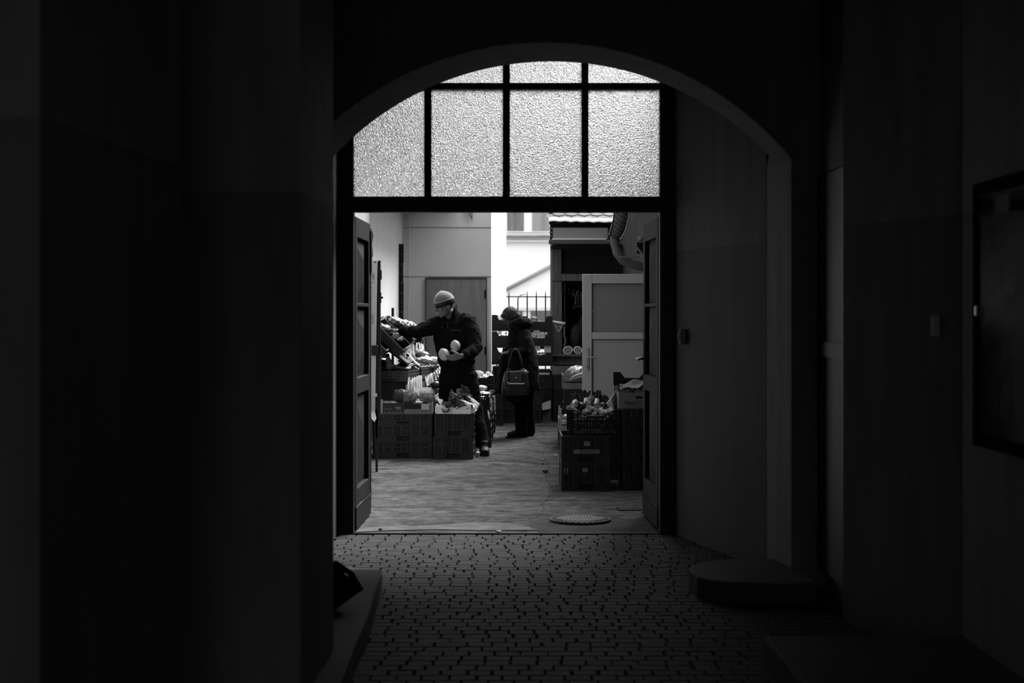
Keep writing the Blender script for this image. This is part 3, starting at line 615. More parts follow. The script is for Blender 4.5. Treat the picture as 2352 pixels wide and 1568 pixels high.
# ================================================================ WHITE PANEL DOOR
pvc = mat('white_pvc', .42, .35, .4); DD = 16.0
def dx_(p): return GX(p, DD)
def dz_(p): return GZ(p, DD)
d = sroot('door_6', (1.61, DD, 0), 'white plastic door with frosted upper pane standing open, facing the gate')
x0, x3 = dx_(1338), 1.60; x1, x2 = dx_(1359.5), 1.50
MB().box(x0, x1, DD, DD + .06, .03, dz_(629)).build('stile', pvc, d, bevel=.004); MB().box(x2, x3, DD, DD + .06, .03, dz_(629)).build('stile', pvc, d, bevel=.004)
for a, b_ in ((651, 629), (779, 763)): MB().box(x1, x2, DD + .002, DD + .058, dz_(a), dz_(b_)).build('rail', pvc, d, bevel=.004)
MB().box(x1, x2, DD + .002, DD + .058, .03, .16).build('rail', pvc, d, bevel=.004)
MB().box(x1, x2, DD + .025, DD + .035, dz_(763), dz_(651)).build('pane', mat('frosted_pane', .2, .35, .5, ns=90, na=.12), d)
MB().box(x1, x2, DD + .018, DD + .04, .16, dz_(779)).build('panel', mat('pvc_panel', .34, .4, .3), d)
mb = MB()
for a, b_ in ((763, 651),): mb.box(x1, x1 + .006, DD + .01, DD + .02, dz_(a), dz_(b_)).box(x1, x2, DD + .01, DD + .02, dz_(b_) - .006, dz_(b_)).box(x1, x2, DD + .01, DD + .02, dz_(a), dz_(a) + .004)
mb.box(x1, x1 + .007, DD + .004, DD + .018, .16, dz_(779)).box(x1, x2, DD + .004, DD + .018, dz_(779) - .006, dz_(779)); mb.build('seal', M_black, d)
h = MB().box(dx_(1346), dx_(1353), DD - .012, DD, dz_(851), dz_(798)).build('handle_plate', mat('grey_enamel', .3, .35, .5), d, bevel=.005, seg=2)
MB().tube([P(1349.5, 820, DD - .012), P(1349.5, 820, DD - .05)], .009, 10).tube([P(1349, 820, DD - .05), P(1360, 820.5, DD - .055), P(1373.5, 821, DD - .045)], [.009, .009, .006], 10, dome=True).build('lever', MATS['grey_enamel'], h, smooth=True)
MB().ball(P(1349.5, 840, DD - .012), (.006, .003, .006), nu=8, nv=6).box(dx_(1349.5) - .003, dx_(1349.5) + .003, DD - .015, DD - .011, dz_(844), dz_(840)).build('keyhole', M_black, h)
MB().ball(P(1363, 715, DD + .02), (.016, .003, .02), nu=10, nv=6).build('sticker', mat('sticker_grey', .3, .6, .3), d)

# ================================================================ SIGN BOARD BY THE LEFT LEAF
Dg = 14.2
t = thing('sign_board', P(858, 945, Dg), 'tall white sign board with lettering, half hidden by the left gate leaf', 'sign')
def q(px, py): return P(px, py, Dg)
mb = MB(); a = q(822, 598); b_ = q(867, 598); c = q(861.5, 944)
mb.add([(a.x, Dg, c.z), (c.x, Dg, c.z), (b_.x, Dg, a.z), (a.x, Dg, a.z)] + [(a.x, Dg + .02, c.z), (c.x, Dg + .02, c.z), (b_.x, Dg + .02, a.z), (a.x, Dg + .02, a.z)], [(0, 1, 2, 3), (7, 6, 5, 4), (0, 4, 5, 1), (1, 5, 6, 2), (2, 6, 7, 3), (3, 7, 4, 0)])
mb.build('board', mat('sign_white', .5, .6, .3, ns=2, na=.08), t)
text('TVÍ', (q(850.3, 0).x, Dg - .001, q(0, 643).z), .085, M_ink, t, sx=.32)
MB().box(q(845, 0).x, q(861, 0).x, Dg - .002, Dg, q(0, 649.5).z, q(0, 648.6).z).build('underline', M_ink, t)
mb = MB()
for i in range(9): mb.box(q(846, 0).x, q(854 - (i % 3), 0).x, Dg - .002, Dg, q(0, 660 + i * 4).z, q(0, 658.6 + i * 4).z)
mb.build('small_print', M_ink, t)
fr_ = MB(); X0, X1, Z0, Z1 = q(846, 0).x, q(857, 0).x, q(0, 743).z, q(0, 722).z; e = .004
fr_.box(X0, X1, Dg - .002, Dg, Z1 - e, Z1).box(X0, X1, Dg - .002, Dg, Z0, Z0 + e).box(X1 - e, X1, Dg - .002, Dg, Z0, Z1); fr_.build('logo_frame', M_ink, t)
text('P', (q(850.5, 0).x, Dg - .001, q(0, 738).z), .07, M_ink, t, sx=.42)
MB().ball(q(861.5, 602), (.008, .004, .008), nu=8, nv=6).build('screw', M_black, t)
MB().box(q(868, 0).x, q(873.5, 0).x, Dg + .02, Dg + .05, q(0, 960).z, q(0, 598).z).build('frame_post', M_black, t)
MB().box(q(862, 0).x, q(868, 0).x, Dg + .02, Dg + .05, q(0, 1006).z, q(0, 600).z).build('frame_post', M_black, t)
MB().box(q(872, 0).x, q(876, 0).x, Dg + .01, Dg + .05, q(0, 642).z, q(0, 620).z).build('hinge_block', M_black, t)
MB().box(q(872, 0).x, q(875, 0).x, Dg + .01, Dg + .05, q(0, 695).z, q(0, 671).z).build('hinge_block', M_black, t)
MB().tube([P(874, 683, Dg), P(879, 683, Dg)], .010, 8, dome=True).build('handle', M_black, t, smooth=True)
MB().box(q(854, 0).x, q(869, 0).x, Dg - .05, Dg, q(0, 816).z, q(0, 793).z).build('latch_box', M_black, t, bevel=.004)
MB().box(q(853, 0).x, q(866, 0).x, Dg - .02, Dg, q(0, 911).z, q(0, 903).z).build('clip', mat('clip_white', .5, .5, .3), t, bevel=.003)
for xa in (862, 824): MB().box(q(xa, 0).x, q(xa + 5, 0).x, Dg + .02, Dg + .05, 0, q(0, 940).z).build('leg', M_black, t)
ob = MB().sheet([[q(846, 915), q(852, 916)], [q(848, 935), q(860, 935)], [q(850, 955), q(862, 948)], [q(852, 962) + Vector((0, -.03, 0)), q(865, 960) + Vector((0, -.02, 0))], [q(853, 958) + Vector((0, -.04, 0)), q(861, 968) + Vector((0, -.04, 0))]], .003).build('paper_flyer', M_paper)
tag(ob, 'white paper flyer curling out from the foot of the sign board', 'paper')

# ================================================================ CRATES
def lug_crate(w, d, h, m_=None, name='plastic_crate', pitch=.024, low=.068):
    mb = MB(); t_ = .006; W, Dp = w / 2, d / 2
    mb.box(-W + .01, W - .01, -Dp + .01, Dp - .01, .004, .012)
    def wall(L, place):                     # local x along wall, y out, z up
        z1, z2 = low, h
        def b_(xa, xb, za, zb, ya=-t_, yb=0): place(xa, xb, ya, yb, za, zb)
        b_(-L, L, h - .014, h, -t_, .006); b_(-L, L, 0, .012, -t_, .002)
        zm = (z1 + z2) / 2
        b_(-L, L, zm - .006, zm + .006, -t_, .004); b_(-L, L, z1 - .006, z1 + .006, -t_, .004)
        hn = .065                                # hand hole in the low band
        b_(-L, -hn, .012, z1 - .006); b_(hn, L, .012, z1 - .006); b_(-hn - .01, hn + .01, .012, z1, -.026, -.02); mb.alt += list(range(len(mb.f) - 6, len(mb.f)))  # black panel behind the hole paints the shade inside the crate
        x = -L; k_ = 0
        while x < L - .001:
            solid = (k_ % 4 == 3); xe = min(L, x + (pitch if solid else pitch * .72))
            for za, zb in ((z1 + .006, zm - .006), (zm + .006, h - .014)): b_(x, xe, za, zb)
            x += pitch; k_ += 1
        for xa in (-L, L - .02): b_(xa, xa + .02, 0, h, -t_, .005)
    wall(W, lambda xa, xb, ya, yb, za, zb: mb.box(xa, xb, -Dp - yb, -Dp - ya, za, zb))
    wall(W, lambda xa, xb, ya, yb, za, zb: mb.box(xa, xb, Dp + ya, Dp + yb, za, zb))
    wall(Dp, lambda xa, xb, ya, yb, za, zb: mb.box(W + ya, W + yb, xa, xb, za, zb))
    wall(Dp, lambda xa, xb, ya, yb, za, zb: mb.box(-W - yb, -W - ya, xa, xb, za, zb))
    return mb.build(name, m_ or M_blackp, local=True)
def solid_crate(w, d, h, m_=None, name='deep_tray'):
    mb = MB(); W, Dp = w / 2, d / 2; mb.box(-W, W, -Dp, Dp, 0, .008)
    for s_ in (-1, 1):
        mb.box(-W, W, s_ * Dp - .004, s_ * Dp + .004, 0, h); mb.box(s_ * W - .004, s_ * W + .004, -Dp, Dp, 0, h)
        for z in (h - .012, h * .55, .0): mb.box(-W - .008, W + .008, s_ * Dp - .009, s_ * Dp + .009, z, z + .009).box(s_ * W - .009, s_ * W + .009, -Dp, Dp, z, z + .009)
        for i in range(11): x = -W + .03 + i * (w - .06) / 10; mb.box(x - .003, x + .003, s_ * (Dp + .004) - .003, s_ * (Dp + .004) + .003, 0, h * .55)
    return mb.build(name, m_ or M_blackp, local=True)
def display_crate(w, d, h, rise=.07, m_=None, name='display_crate'):
    mb = MB(); W, Dp = w / 2, d / 2; mb.box(-W, W, -Dp, Dp, 0, .01)
    pf = lambda L: [(-L, .01), (L, .01), (L, h + rise), (L - .07, h + rise), (L - .11, h), (-L + .11, h), (-L + .07, h + rise), (-L, h + rise)]
    mb.slab(pf(W), 'y', -Dp, -Dp + .008).slab(pf(W), 'y', Dp - .008, Dp)
    mb.slab([(a, b_) for a, b_ in pf(Dp)], 'x', -W, -W + .008).slab([(a, b_) for a, b_ in pf(Dp)], 'x', W - .008, W)
    for z in (.03, h * .6): mb.box(-W - .004, W + .004, -Dp - .004, -Dp, z, z + .006).box(W, W + .004, -Dp, Dp, z, z + .006)
    for i in range(9):
        x = -W + .05 + i * (w - .1) / 8; mb.box(x - .004, x + .004, -Dp - .004, -Dp, .03, h * .6)
    return mb.build(name, m_ or M_blackp, local=True)
def wood_tray(w, d, h, label, cat='crate', loc=(0, 0, 0), rz=0, post=.03, m_=None, group=None, slats=2, name='wooden_tray'):
    m_ = m_ or M_woodl; t = thing(name, loc, label, cat, group, rot=(0, 0, rz)); W, Dp = w / 2, d / 2
    MB().box(-W, W, -Dp, Dp, 0, .006).build('base_board', m_, t, local=True)
    for k_ in range(slats):
        z0 = .008 + k_ * (h - .008) / slats; z1 = z0 + (h - .008) / slats - .006
        MB().box(-W, W, -Dp - .005, -Dp, z0, z1).build('side_slat', m_, t, local=True); MB().box(-W, W, Dp, Dp + .005, z0, z1).build('side_slat', m_, t, local=True)
        MB().box(W, W + .006, -Dp, Dp, z0, z1).build('end_slat', m_, t, local=True); MB().box(-W - .006, -W, -Dp, Dp, z0, z1).build('end_slat', m_, t, local=True)
    for a in (-1, 1):
        for b_ in (-1, 1):
            MB().box(a * W - (.022 if a > 0 else 0), a * W + (.022 if a < 0 else 0), b_ * Dp - (.022 if b_ > 0 else 0), b_ * Dp + (.022 if b_ < 0 else 0), .006, h + post).build('corner_post', m_, t, local=True)
    return t
def card_box(w, d, h, label, loc, rz=0, m_=None, m2=None, name='cardboard_box', hole=True):
    m_ = m_ or M_card; t = thing(name, loc, label, 'box', rot=(0, 0, rz)); W, Dp = w / 2, d / 2; c = .004
    MB().box(-W, W, -Dp, Dp, 0, c).build('base', m_, t, local=True)
    mb = MB()
    if hole:
        mb.box(-W, W, -Dp, -Dp + c, c, h * .62).box(-W, W, -Dp, -Dp + c, h * .78, h).box(-W, -.03, -Dp, -Dp + c, h * .62, h * .78).box(.03, W, -Dp, -Dp + c, h * .62, h * .78)
    else: mb.box(-W, W, -Dp, -Dp + c, c, h)
    mb.build('front_panel', m2 or m_, t, local=True)
    MB().box(-W, W, Dp - c, Dp, c, h).build('back_panel', m_, t, local=True)
    MB().box(-W, -W + c, -Dp + c, Dp - c, c, h).build('side_panel', m_, t, local=True); MB().box(W - c, W, -Dp + c, Dp - c, c, h).build('side_panel', m_, t, local=True)
    return t
def place(proto, x, y, z, rz, label, cat='crate', group=None, rot=None, used=set()):
    o = proto if proto.name not in used else dup(proto, (0, 0, 0)); used.add(proto.name)
    o.location = (x, y, z); o.rotation_euler = rot if rot else (0, 0, rz)
    return tag(o, label, cat, group)

c6 = lug_crate(.60, .40, .175); c6low = lug_crate(.60, .40, .115, low=.045); c4 = lug_crate(.41, .60, .235); c4m = lug_crate(.40, .58, .19, M_greyp); c4s = lug_crate(.40, .58, .15)
# left front stack
place(c6, -1.143, 15.75, 0, 0, 'wide black crate on the ground, bottom of the left front stack')
place(c6, -1.143, 15.75, .177, 0, 'wide black crate in the middle of the left front stack')
place(c6low, -1.143, 15.75, .354, 0, 'low black crate under the two cabbage boxes, top of the left front stack')
# second stack
place(c4, -.608, 15.77, 0, R(-1.5), 'deep black crate on the ground under the chard tray')
place(c4, -.605, 15.77, .237, R(1), 'deep black crate directly under the pale chard tray')
# cabbage boxes
bx1 = card_box(.30, .36, .115, 'small cardboard box of pale cabbage at the far left of the front stack', (-1.285, 15.76, .47), 0, M_card, mat('dark_print_card', .018, .6, .3), hole=False)
MB().box(-.15, -.075, -.186, -.1805, 0, .15).build('side_flap', mat('grey_card', .25, .7, .2), bx1, local=True)
mb = MB()
for i in range(5): mb.box(-.06 + i * .04, -.035 + i * .04, -.1835, -.1805, .014, .022)
mb.box(.06, .115, -.1835, -.1805, .062, .072).box(.06, .115, -.1835, -.1805, .044, .054).box(-.06, .02, -.1835, -.1805, .046, .05); mb.build('printed_bars', mat('print_grey', .2, .6, .3), bx1, local=True)
bx2 = card_box(.30, .36, .12, 'dark-banded cabbage box with a blank square price card', (-.985, 15.76, .47), 0, M_card, mat('box_pale_front', .15, .7, .2), hole=False)
MB().slab([(-.15, .05), (.10, .05), (.10, .125), (.045, .125), (.045, .105), (-.055, .105), (-.055, .125), (-.15, .125)], 'y', -.186, -.181).build('dark_band', M_black, bx2, local=True)
MB().box(.03, .115, -.192, -.188, .042, .105).build('price_card', mat('card_grey_white', .33, .7, .2), bx2, local=True)
mb = MB()
for i, x in enumerate((-.08, -.055, -.03, -.005, .03)): mb.box(x, x + .003, -.1835, -.181, .014 + (i % 2) * .006, .03)
mb.build('printed_marks', M_ink, bx2, local=True)
# chard tray
tr = wood_tray(.37, .46, .085, 'pale poplar tray of chard and leaves on top of the second stack', loc=(-.59, 15.70, .475), rz=R(-6), post=.02, m_=mat('bright_poplar', .62, .7, .2, ns=4, na=.1), slats=1)

# ---------------------------------------------------------------- produce
def cab_fn(k1=7, amp=.03):
    return lambda th, ph: 1 + amp * math.sin(k1 * ph + 2 * th) * math.sin(th) + .04 * math.cos(3 * th + ph)
def cabbage(name, c, r, m_, label, seed=0, k1=7, leafm=None, group=None):
    t = thing(name, Vector(c) - Vector((0, 0, r)), label, 'cabbage', group); rr = random.Random(seed)
    MB().ball(c, (r, r, r * .85), fn=cab_fn(k1), nu=28, nv=16).build('head', m_, t, smooth=True)
    for i in range(5):                      # wrapping outer leaves
        a = i * 1.26 + rr.uniform(0, .6); g_ = []
        for u_ in range(6):
            row_ = []; lat = R(150 - u_ * 22)
            for v_ in range(7):
                lon = a + (v_ - 3) * .2 * (1 + .1 * u_); q_ = r * (1.05 + .03 * math.sin(v_ * 2.3 + u_) + (.10 if u_ == 5 else 0))
                row_.append(Vector(c) + Vector((q_ * math.sin(lat) * math.cos(lon), q_ * math.sin(lat) * math.sin(lon), q_ * .85 * math.cos(lat))))
            g_.append(row_)
        MB().sheet(g_, .003).build('outer_leaf', leafm or m_, t, smooth=True)
    return t
kale = mat('dark_cabbage', .035, .5, .35, ns=14, na=.5, bump=.5, bs=35); savoy = mat('striped_cabbage', .07, .5, .35, ns=6, na=.7, stretch=(1, 1, 9), bump=.5, bs=30)
pale = mat('pale_cabbage', .85, .55, .3, ns=14, na=.15, bump=.5, bs=40); vein = mat('veined_cabbage', .08, .5, .35, ns=22, na=.6, bump=.6, bs=40)
z0 = .585
cabbage('cabbage', P(921, 909, 15.85), .085, kale, 'darkest round cabbage, set back left on the front stack', 1)
cabbage('cabbage', P(944, 917, 15.75), .088, savoy, 'striped savoy cabbage in the middle of the cabbage boxes', 2, 11)
cabbage('cabbage', P(980, 920, 15.75), .095, vein, 'big veined dark cabbage above the blank price card', 3, 5)
cabbage('cauliflower', P(979, 902, 15.95), .073, pale, 'bright pale cabbage head perched highest on the front stack', 4, 9)
cabbage('cabbage', P(900, 933, 15.72), .06, mat('mid_cabbage', .22, .5, .3, ns=12, na=.3, bump=.4, bs=30), 'half-sunk pale green cabbage in the far left box', 5, 6)
def leafsheet(c, dirv, upv, L, W, curl, m_, name, parent=None, label=None, cat='leaf', group=None, wave=.015, seed=0, th=.002, taper=.5):
    rr = random.Random(seed); f = Vector(dirv).normalized(); u = Vector(upv); u = (u - f * u.dot(f)).normalized(); s = f.cross(u); g_ = []; ph = rr.uniform(0, 6)
    for i in range(9):
        t_ = i / 8; w_ = W * (math.sin(math.pi * min(1, t_ * .85 + .12)) ** .6); row_ = []
        for j in range(7):
            q_ = (j - 3) / 3; row_.append(Vector(c) + f * (L * t_) + s * (w_ * q_ / 2) + u * (curl * t_ * t_ + abs(q_) ** 2 * W * .22 + wave * math.sin(ph + 5 * q_ + 9 * t_) * abs(q_)))
        g_.append(row_)
    o = MB().sheet(g_, th).build(name, m_, parent, smooth=True)
    if parent is None: tag(o, label, cat, group)
    return o
dleaf = mat('dark_leaf', .035, .4, .45, ns=9, na=.5, bump=.6, bs=18); stalk = mat('white_stalk', .75, .5, .3, ns=5, na=.1); gleaf = mat('grey_leaf', .13, .5, .4, ns=9, na=.5, bump=.5, bs=25)
leafsheet(P(995, 912, 15.75), (1, -.1, -.6), (.5, -.5, 1), .12, .09, -.02, stalk, 'cabbage_leaf', label='bright loose cabbage leaf hanging right of the veined cabbage')
leafsheet(P(955, 921, 15.62), (1, -.1, -.45), (0, -.6, 1), .09, .06, -.01, stalk, 'cabbage_leaf', label='small bright leaf tip over the dark-banded box edge')
leafsheet(P(872, 932, 15.66), (1, 0, .02), (0, -.5, 1), .26, .08, -.02, MATS['mid_cabbage'], 'cabbage_leaf', label='flat pale outer leaf lying over the far left box')
def chard(name, a, b_, label, lw, seed, lm=dleaf, r=.016):
    t = thing(name, a, label, 'vegetable'); a = Vector(a); b_ = Vector(b_); d_ = (b_ - a)
    MB().tube([a, a.lerp(b_, .35) + Vector((0, 0, .01)), a.lerp(b_, .7) + Vector((0, 0, .006)), b_], [r * 1.5, r * 1.3, r * .9, r * .4], 10, ry=[r * .8, r * .7, r * .5, r * .3], dome=True).build('stalk', stalk, t, smooth=True)
    rr = random.Random(seed)
    for i in range(3):
        leafsheet(a.lerp(b_, .45), d_ + Vector((rr.uniform(-.06, .06), rr.uniform(-.08, .02), rr.uniform(0, .08))), (0, -.6, 1), d_.length * .75, lw, rr.uniform(-.03, .05), lm, 'leaf', t, seed=seed * 7 + i, wave=.02)
    return t
chard('chard', P(1088, 940, 15.5), P(1042, 911, 15.6), 'broad white chard stalk slanting across the pale tray', .05, 3, r=.019)
chard('chard', P(1099, 930, 15.6), P(1060, 903, 15.7), 'dark chard with a bright stalk end at the right of the tray', .07, 5, r=.013)
chard('chard', P(1097, 936, 15.66), P(1055, 919, 15.8), 'bright chard stalk lying lowest along the back of the tray', .05, 9, r=.012)
for i, (px, py, dv, w_, L_, lb) in enumerate(((1040, 935, (-.2, 0, 1), .06, .13, 'upright dark leaf with a pointed tip at the left of the tray'), (1015, 925, (.5, -.1, -.2), .07, .13, 'dark leaf drooping flat at the left edge of the tray'),
        (1023, 940, (.1, -.5, -.35), .08, .08, 'curled grey leaf hanging over the front of the tray'), (1050, 928, (-.6, -.2, .3), .08, .12, 'crumpled dark leaf in the middle of the tray'), (1060, 936, (.9, -.1, -.1), .05, .12, 'thin frilled dark leaf along the front of the tray'), (1038, 930, (.8, -.2, -.15), .075, .13, 'dark leaf folded over beside the broad stalk'))):
    leafsheet(P(px, py, 15.5), dv, (0, -.8, .6), L_, w_, .03, gleaf if i in (2, 0) else dleaf, 'loose_leaf', label=lb, seed=i + 20, wave=.03)
tag(MB().box(GX(1094, 15.75), GX(1101, 15.75), 15.7, 15.8, 0, .05).build('small_box', mat('small_box_grey', .3, .8, .2), bevel=.004), 'tiny pale box on the ground beside the boot', 'box')
# ================================================================ STALL ALONG THE LEFT WALL
t = thing('market_stall', (-1.3, 16.9, 0), 'black stepped stall frame along the left wall behind the cabbages', 'stall')
for x, y, z in ((-1.5, 16.15, 1.5), (-1.18, 16.22, .77), (-1.5, 18.6, 1.6), (-.98, 17.55, .77), (-.95, 18.7, .77)):
    MB().box(x - .015, x + .015, y, y + .03, 0, z).build('post', M_black, t)
MB().prism([(-1.52, 16.15), (-1.16, 16.2), (-.92, 17.75), (-.90, 18.9), (-1.60, 18.9), (-1.60, 16.15)], .745, .775).build('shelf', M_black, t)
MB().slab([(-1.6, 1.32), (-1.14, .98), (-1.15, .955), (-1.6, 1.295)], 'y', 16.2, 18.6).build('sloping_shelf', M_black, t)
MB().box(-1.52, -1.17, 16.18, 16.2, 0, .745).build('dark_sheet', M_black, t)  # black sheet added to hide the sunlit wall under the shelf
ML = mat('stall_crate_grey', .03, .4, .5)
sc = lug_crate(.385, .58, .115, ML, low=.03, pitch=.03)
r0 = R(-9)
place(sc, -1.29, 16.52, .78, r0, 'black stall crate with aubergines, nearest on the waist-high shelf')
place(sc, -1.18, 17.16, .78, r0, 'black stall crate on the waist-high shelf, second from the gate')
place(sc, -1.06, 17.8, .78, r0, 'black stall crate on the waist-high shelf beside the man', rot=(0, 0, R(-12)))
tc_ = solid_crate(.42, .58, .10, M_black)
place(tc_, -1.36, 16.15, 1.235, 0, 'steeply tilted black crate the man is reaching into', rot=(R(6), R(45), 0))
tc2 = solid_crate(.30, .5, .09, M_black)
place(tc2, -1.48, 15.9, 1.19, 0, 'tilted black crate with price cards below the one the man reaches into', rot=(R(6), R(42), 0))
place(tc_, -1.33, 16.98, 1.29, 0, 'tilted black crate of pale lettuce behind the reaching arm', rot=(R(4), R(33), 0))
place(tc_, -1.29, 17.75, 1.22, 0, 'tilted black crate seen just under the man\'s sleeve', rot=(R(2), R(20), 0))
# greens in the tilted crates
lett = mat('lettuce', .42, .5, .3, ns=18, na=.35, bump=.6, bs=35); lett2 = mat('bright_lettuce', .7, .5, .3, ns=18, na=.2, bump=.6, bs=35); herb = mat('dark_greens', .05, .5, .4, ns=18, na=.7, bump=.6, bs=35)
def crumple(name, c, s, m_, label, seed, cat='vegetable', group=None, parent=None, amp=.2, f=5):
    rr = random.Random(seed); a, b_, d_ = [rr.uniform(0, 6) for _ in range(3)]
    o = MB().ball(c, s, fn=lambda th, ph: 1 + amp * (math.sin(f * th + a) * math.sin((f - 1) * ph + b_) + .5 * math.sin(2 * f * ph + d_) * math.sin(th)), nu=26, nv=16).build(name, m_, parent, smooth=True)
    if parent is None: tag(o, label, cat, group)
    return o
crumple('lettuce', P(879, 738, 16.5), (.05, .06, .05), herb, 'dark greens at the top left corner of the tilted crate', 1)
crumple('lettuce', P(884, 752, 16.35), (.06, .05, .03), lett2, 'bright leafy strip just left of the reaching hand', 2)
crumple('lettuce', P(873, 748, 16.4), (.04, .05, .035), lett, 'pale leaf clump beside the white sign in the tilted crate', 3)
crumple('lettuce', P(912, 774, 16.3), (.055, .05, .035), lett, 'pale leaf clump just below the reaching hand', 4)
crumple('lettuce', P(920, 779, 16.2), (.035, .04, .02), lett2, 'bright frilly leaves at the low corner of the tilted crate', 5)
crumple('lettuce', P(902, 768, 16.4), (.06, .06, .03), herb, 'dark greens under the reaching hand', 6)
for i, (px, py, s_, mt) in enumerate(((905, 737, .075, lett), (916, 741, .07, lett2), (928, 744, .075, lett2), (940, 747, .07, lett2), (934, 750, .06, lett))):
    crumple('lettuce', P(px, py, 17.2 + i * .1), (s_, s_, s_ * .6), mt, ['lettuce at the upper left of the pale heap behind the arm', 'bright lettuce second along the pale heap behind the arm', 'bright lettuce in the middle of the pale heap behind the arm', 'bright lettuce at the right end of the pale heap near the cable', 'lettuce lowest in the pale heap, touching the sleeve'][i], 30 + i)
# price cards
def card(px, py, w, h_, D, label, rz=0, ry=0, m_=None, name='price_card', lines=True, group=None):
    c = P(px, py, D); t = thing(name, c, label, 'price card', group, rot=(0, R(ry), R(rz)))
    MB().box(-w / 2, w / 2, -.001, .001, -h_ / 2, h_ / 2).build('card', m_ or M_paper, t, local=True)
    if lines:
        mb = MB(); rr = random.Random(int(px))
        for i in range(3):
            z = h_ * (.25 - .25 * i); x = -w * .4
            while x < w * .35:
                l_ = rr.uniform(.05, .16) * w; mb.box(x, x + l_, -.0025, -.001, z, z + h_ * rr.uniform(.04, .12)); x += l_ + w * .06
        mb.build('writing', M_ink, t, local=True)
    return t
card(879, 771, .05, .024, 15.855, 'bright slanted price card left of the hand, on the lower tilted crate', ry=40)
card(890, 781, .04, .028, 15.855, 'grey slanted price card below the tilted crate edge', ry=42, m_=mat('grey_card2', .3, .7, .2))
# paper strips hanging from crate edges
def strips(name, spots, label, seed, m_=None):
    rr = random.Random(seed); a = P(*spots[0][:2], spots[0][4]); t = thing(name, a, label, 'paper strips')
    for (px, py, w, L_, D, lean) in spots:
        c = P(px, py, D); g_ = []; n = 6; k_ = FPX / D
        for i in range(n + 1):
            u_ = i / n; x = c.x + (lean * u_) / k_; z = c.z - L_ / k_ * u_; wy = .012 * math.sin(u_ * 5 + px)
            g_.append([Vector((x - w / k_ / 2 * (1 + .3 * math.sin(px * 3 + u_ * 4)), D + wy, z)), Vector((x, D + wy - .012, z)), Vector((x + w / k_ / 2, D + wy + .006, z))])
        MB().sheet(g_, .002).build('strip', m_ or M_paper, t)
    return t
grs = film_mat('translucent_film', .45, .4)
strips('paper_strips', [(940, 866, 4, 30, 16.14, -1), (945, 872, 4, 26, 16.17, 1), (949, 868, 4, 34, 16.2, 3), (954, 866, 5, 46, 16.22, 0), (959, 864, 5, 52, 16.26, 1), (964, 862, 5, 52, 16.3, 0), (968, 862, 3, 34, 16.33, 0), (957, 892, 13, 24, 16.2, -3), (963, 895, 9, 22, 16.2, 2)], 'bright fringe of hanging paper strips under the nearest stall crate corner', 1)
strips('paper_strips', [(978, 864, 3, 22, 16.75, 3), (984, 861, 5, 24, 16.8, 0), (989, 858, 4, 22, 16.85, 0), (993, 856, 4, 22, 16.88, 1), (998, 854, 4, 18, 16.9, 4), (1002, 850, 4, 16, 16.93, 5), (1006, 846, 4, 14, 16.95, 5), (1010, 842, 3, 12, 16.97, 3)], 'bright diagonal fringe of paper strips under the second stall crate', 2)
strips('paper_strips', [(901, 797, 5, 17, 16.35, 8), (911, 793, 4, 22, 16.4, 7), (903, 804, 8, 12, 16.5, 0)], 'two crossed white strips hanging under the tilted crate', 3)
strips('paper_strips', [(935, 795, 3, 24, 16.9, 0), (934, 806, 5, 16, 16.95, -1), (943, 795, 3, 22, 17.0, 0), (949, 790, 3, 26, 17.1, 1), (957, 787, 3, 18, 17.3, 1), (962, 786, 3, 16, 17.4, 3), (966, 785, 3, 18, 17.5, 4), (969, 790, 7, 18, 17.6, 3)], 'row of white strips hanging between the tilted crates and the shelf', 4)
# plastic bags standing in the stall crates
def film_bag(name, base, top, wb, wt, label, m_, seed=0, droop=None):
    t = thing(name, base, label, 'plastic bag'); base = Vector(base); top = Vector(top); rr = random.Random(seed); mb = MB(); n = 8; pts = []; ra = []; rb = []
    for i in range(n + 1):
        u_ = i / n; pts.append(base.lerp(top, u_) + Vector((rr.uniform(-.006, .006), rr.uniform(-.006, .006), 0))); w_ = wb + (wt - wb) * (u_ ** .6); ra.append(w_ * rr.uniform(.85, 1.15)); rb.append(w_ * .6 * rr.uniform(.8, 1.2))
    mb.tube(pts, ra, 12, ry=rb, ref=(1, .2, 0)); mb.build('film', m_, t, smooth=True)
    MB().tube([top - Vector((0, .012, .02)), top - Vector((0, .03, .02))], .018, 10).build('tie', M_black, t)
    if droop: 
        g_ = []
        for i in range(7):
            u_ = i / 6; p = base.lerp(Vector(droop), u_) + Vector((0, -.03, .06 * (1 - u_) ** 2)); q_ = .012 + .035 * (1 - u_); g_.append([p + Vector((0, q_, 0)), p + Vector((0, 0, .008)), p + Vector((0, -q_, -.01 - .012 * (1 - u_)))])
        MB().sheet(g_, .002).build('flap', m_, t, smooth=True)
    return t
film_bag('plastic_bag', P(897, 846, 16.35), P(890, 812, 16.35), .045, .02, 'pale plastic bag tied to a peg in the nearest stall crate', grs, 1, P(944, 844, 16.3))
film_bag('plastic_bag', P(921, 833, 16.7), P(933, 820, 16.7), .06, .02, 'dull grey plastic bag standing behind the nearest stall crate', mat('dull_film', .13, .4, .4), 2)
film_bag('plastic_bag', P(944, 828, 16.9), P(936, 812, 16.9), .035, .02, 'white bag beside the second black peg on the stall', M_paper, 3, P(965, 838, 16.9))
film_bag('plastic_bag', P(965, 812, 17.5), P(958, 793, 17.5), .03, .015, 'white bag flaring down to the right in the second stall crate', M_paper, 4, P(990, 822, 17.3))
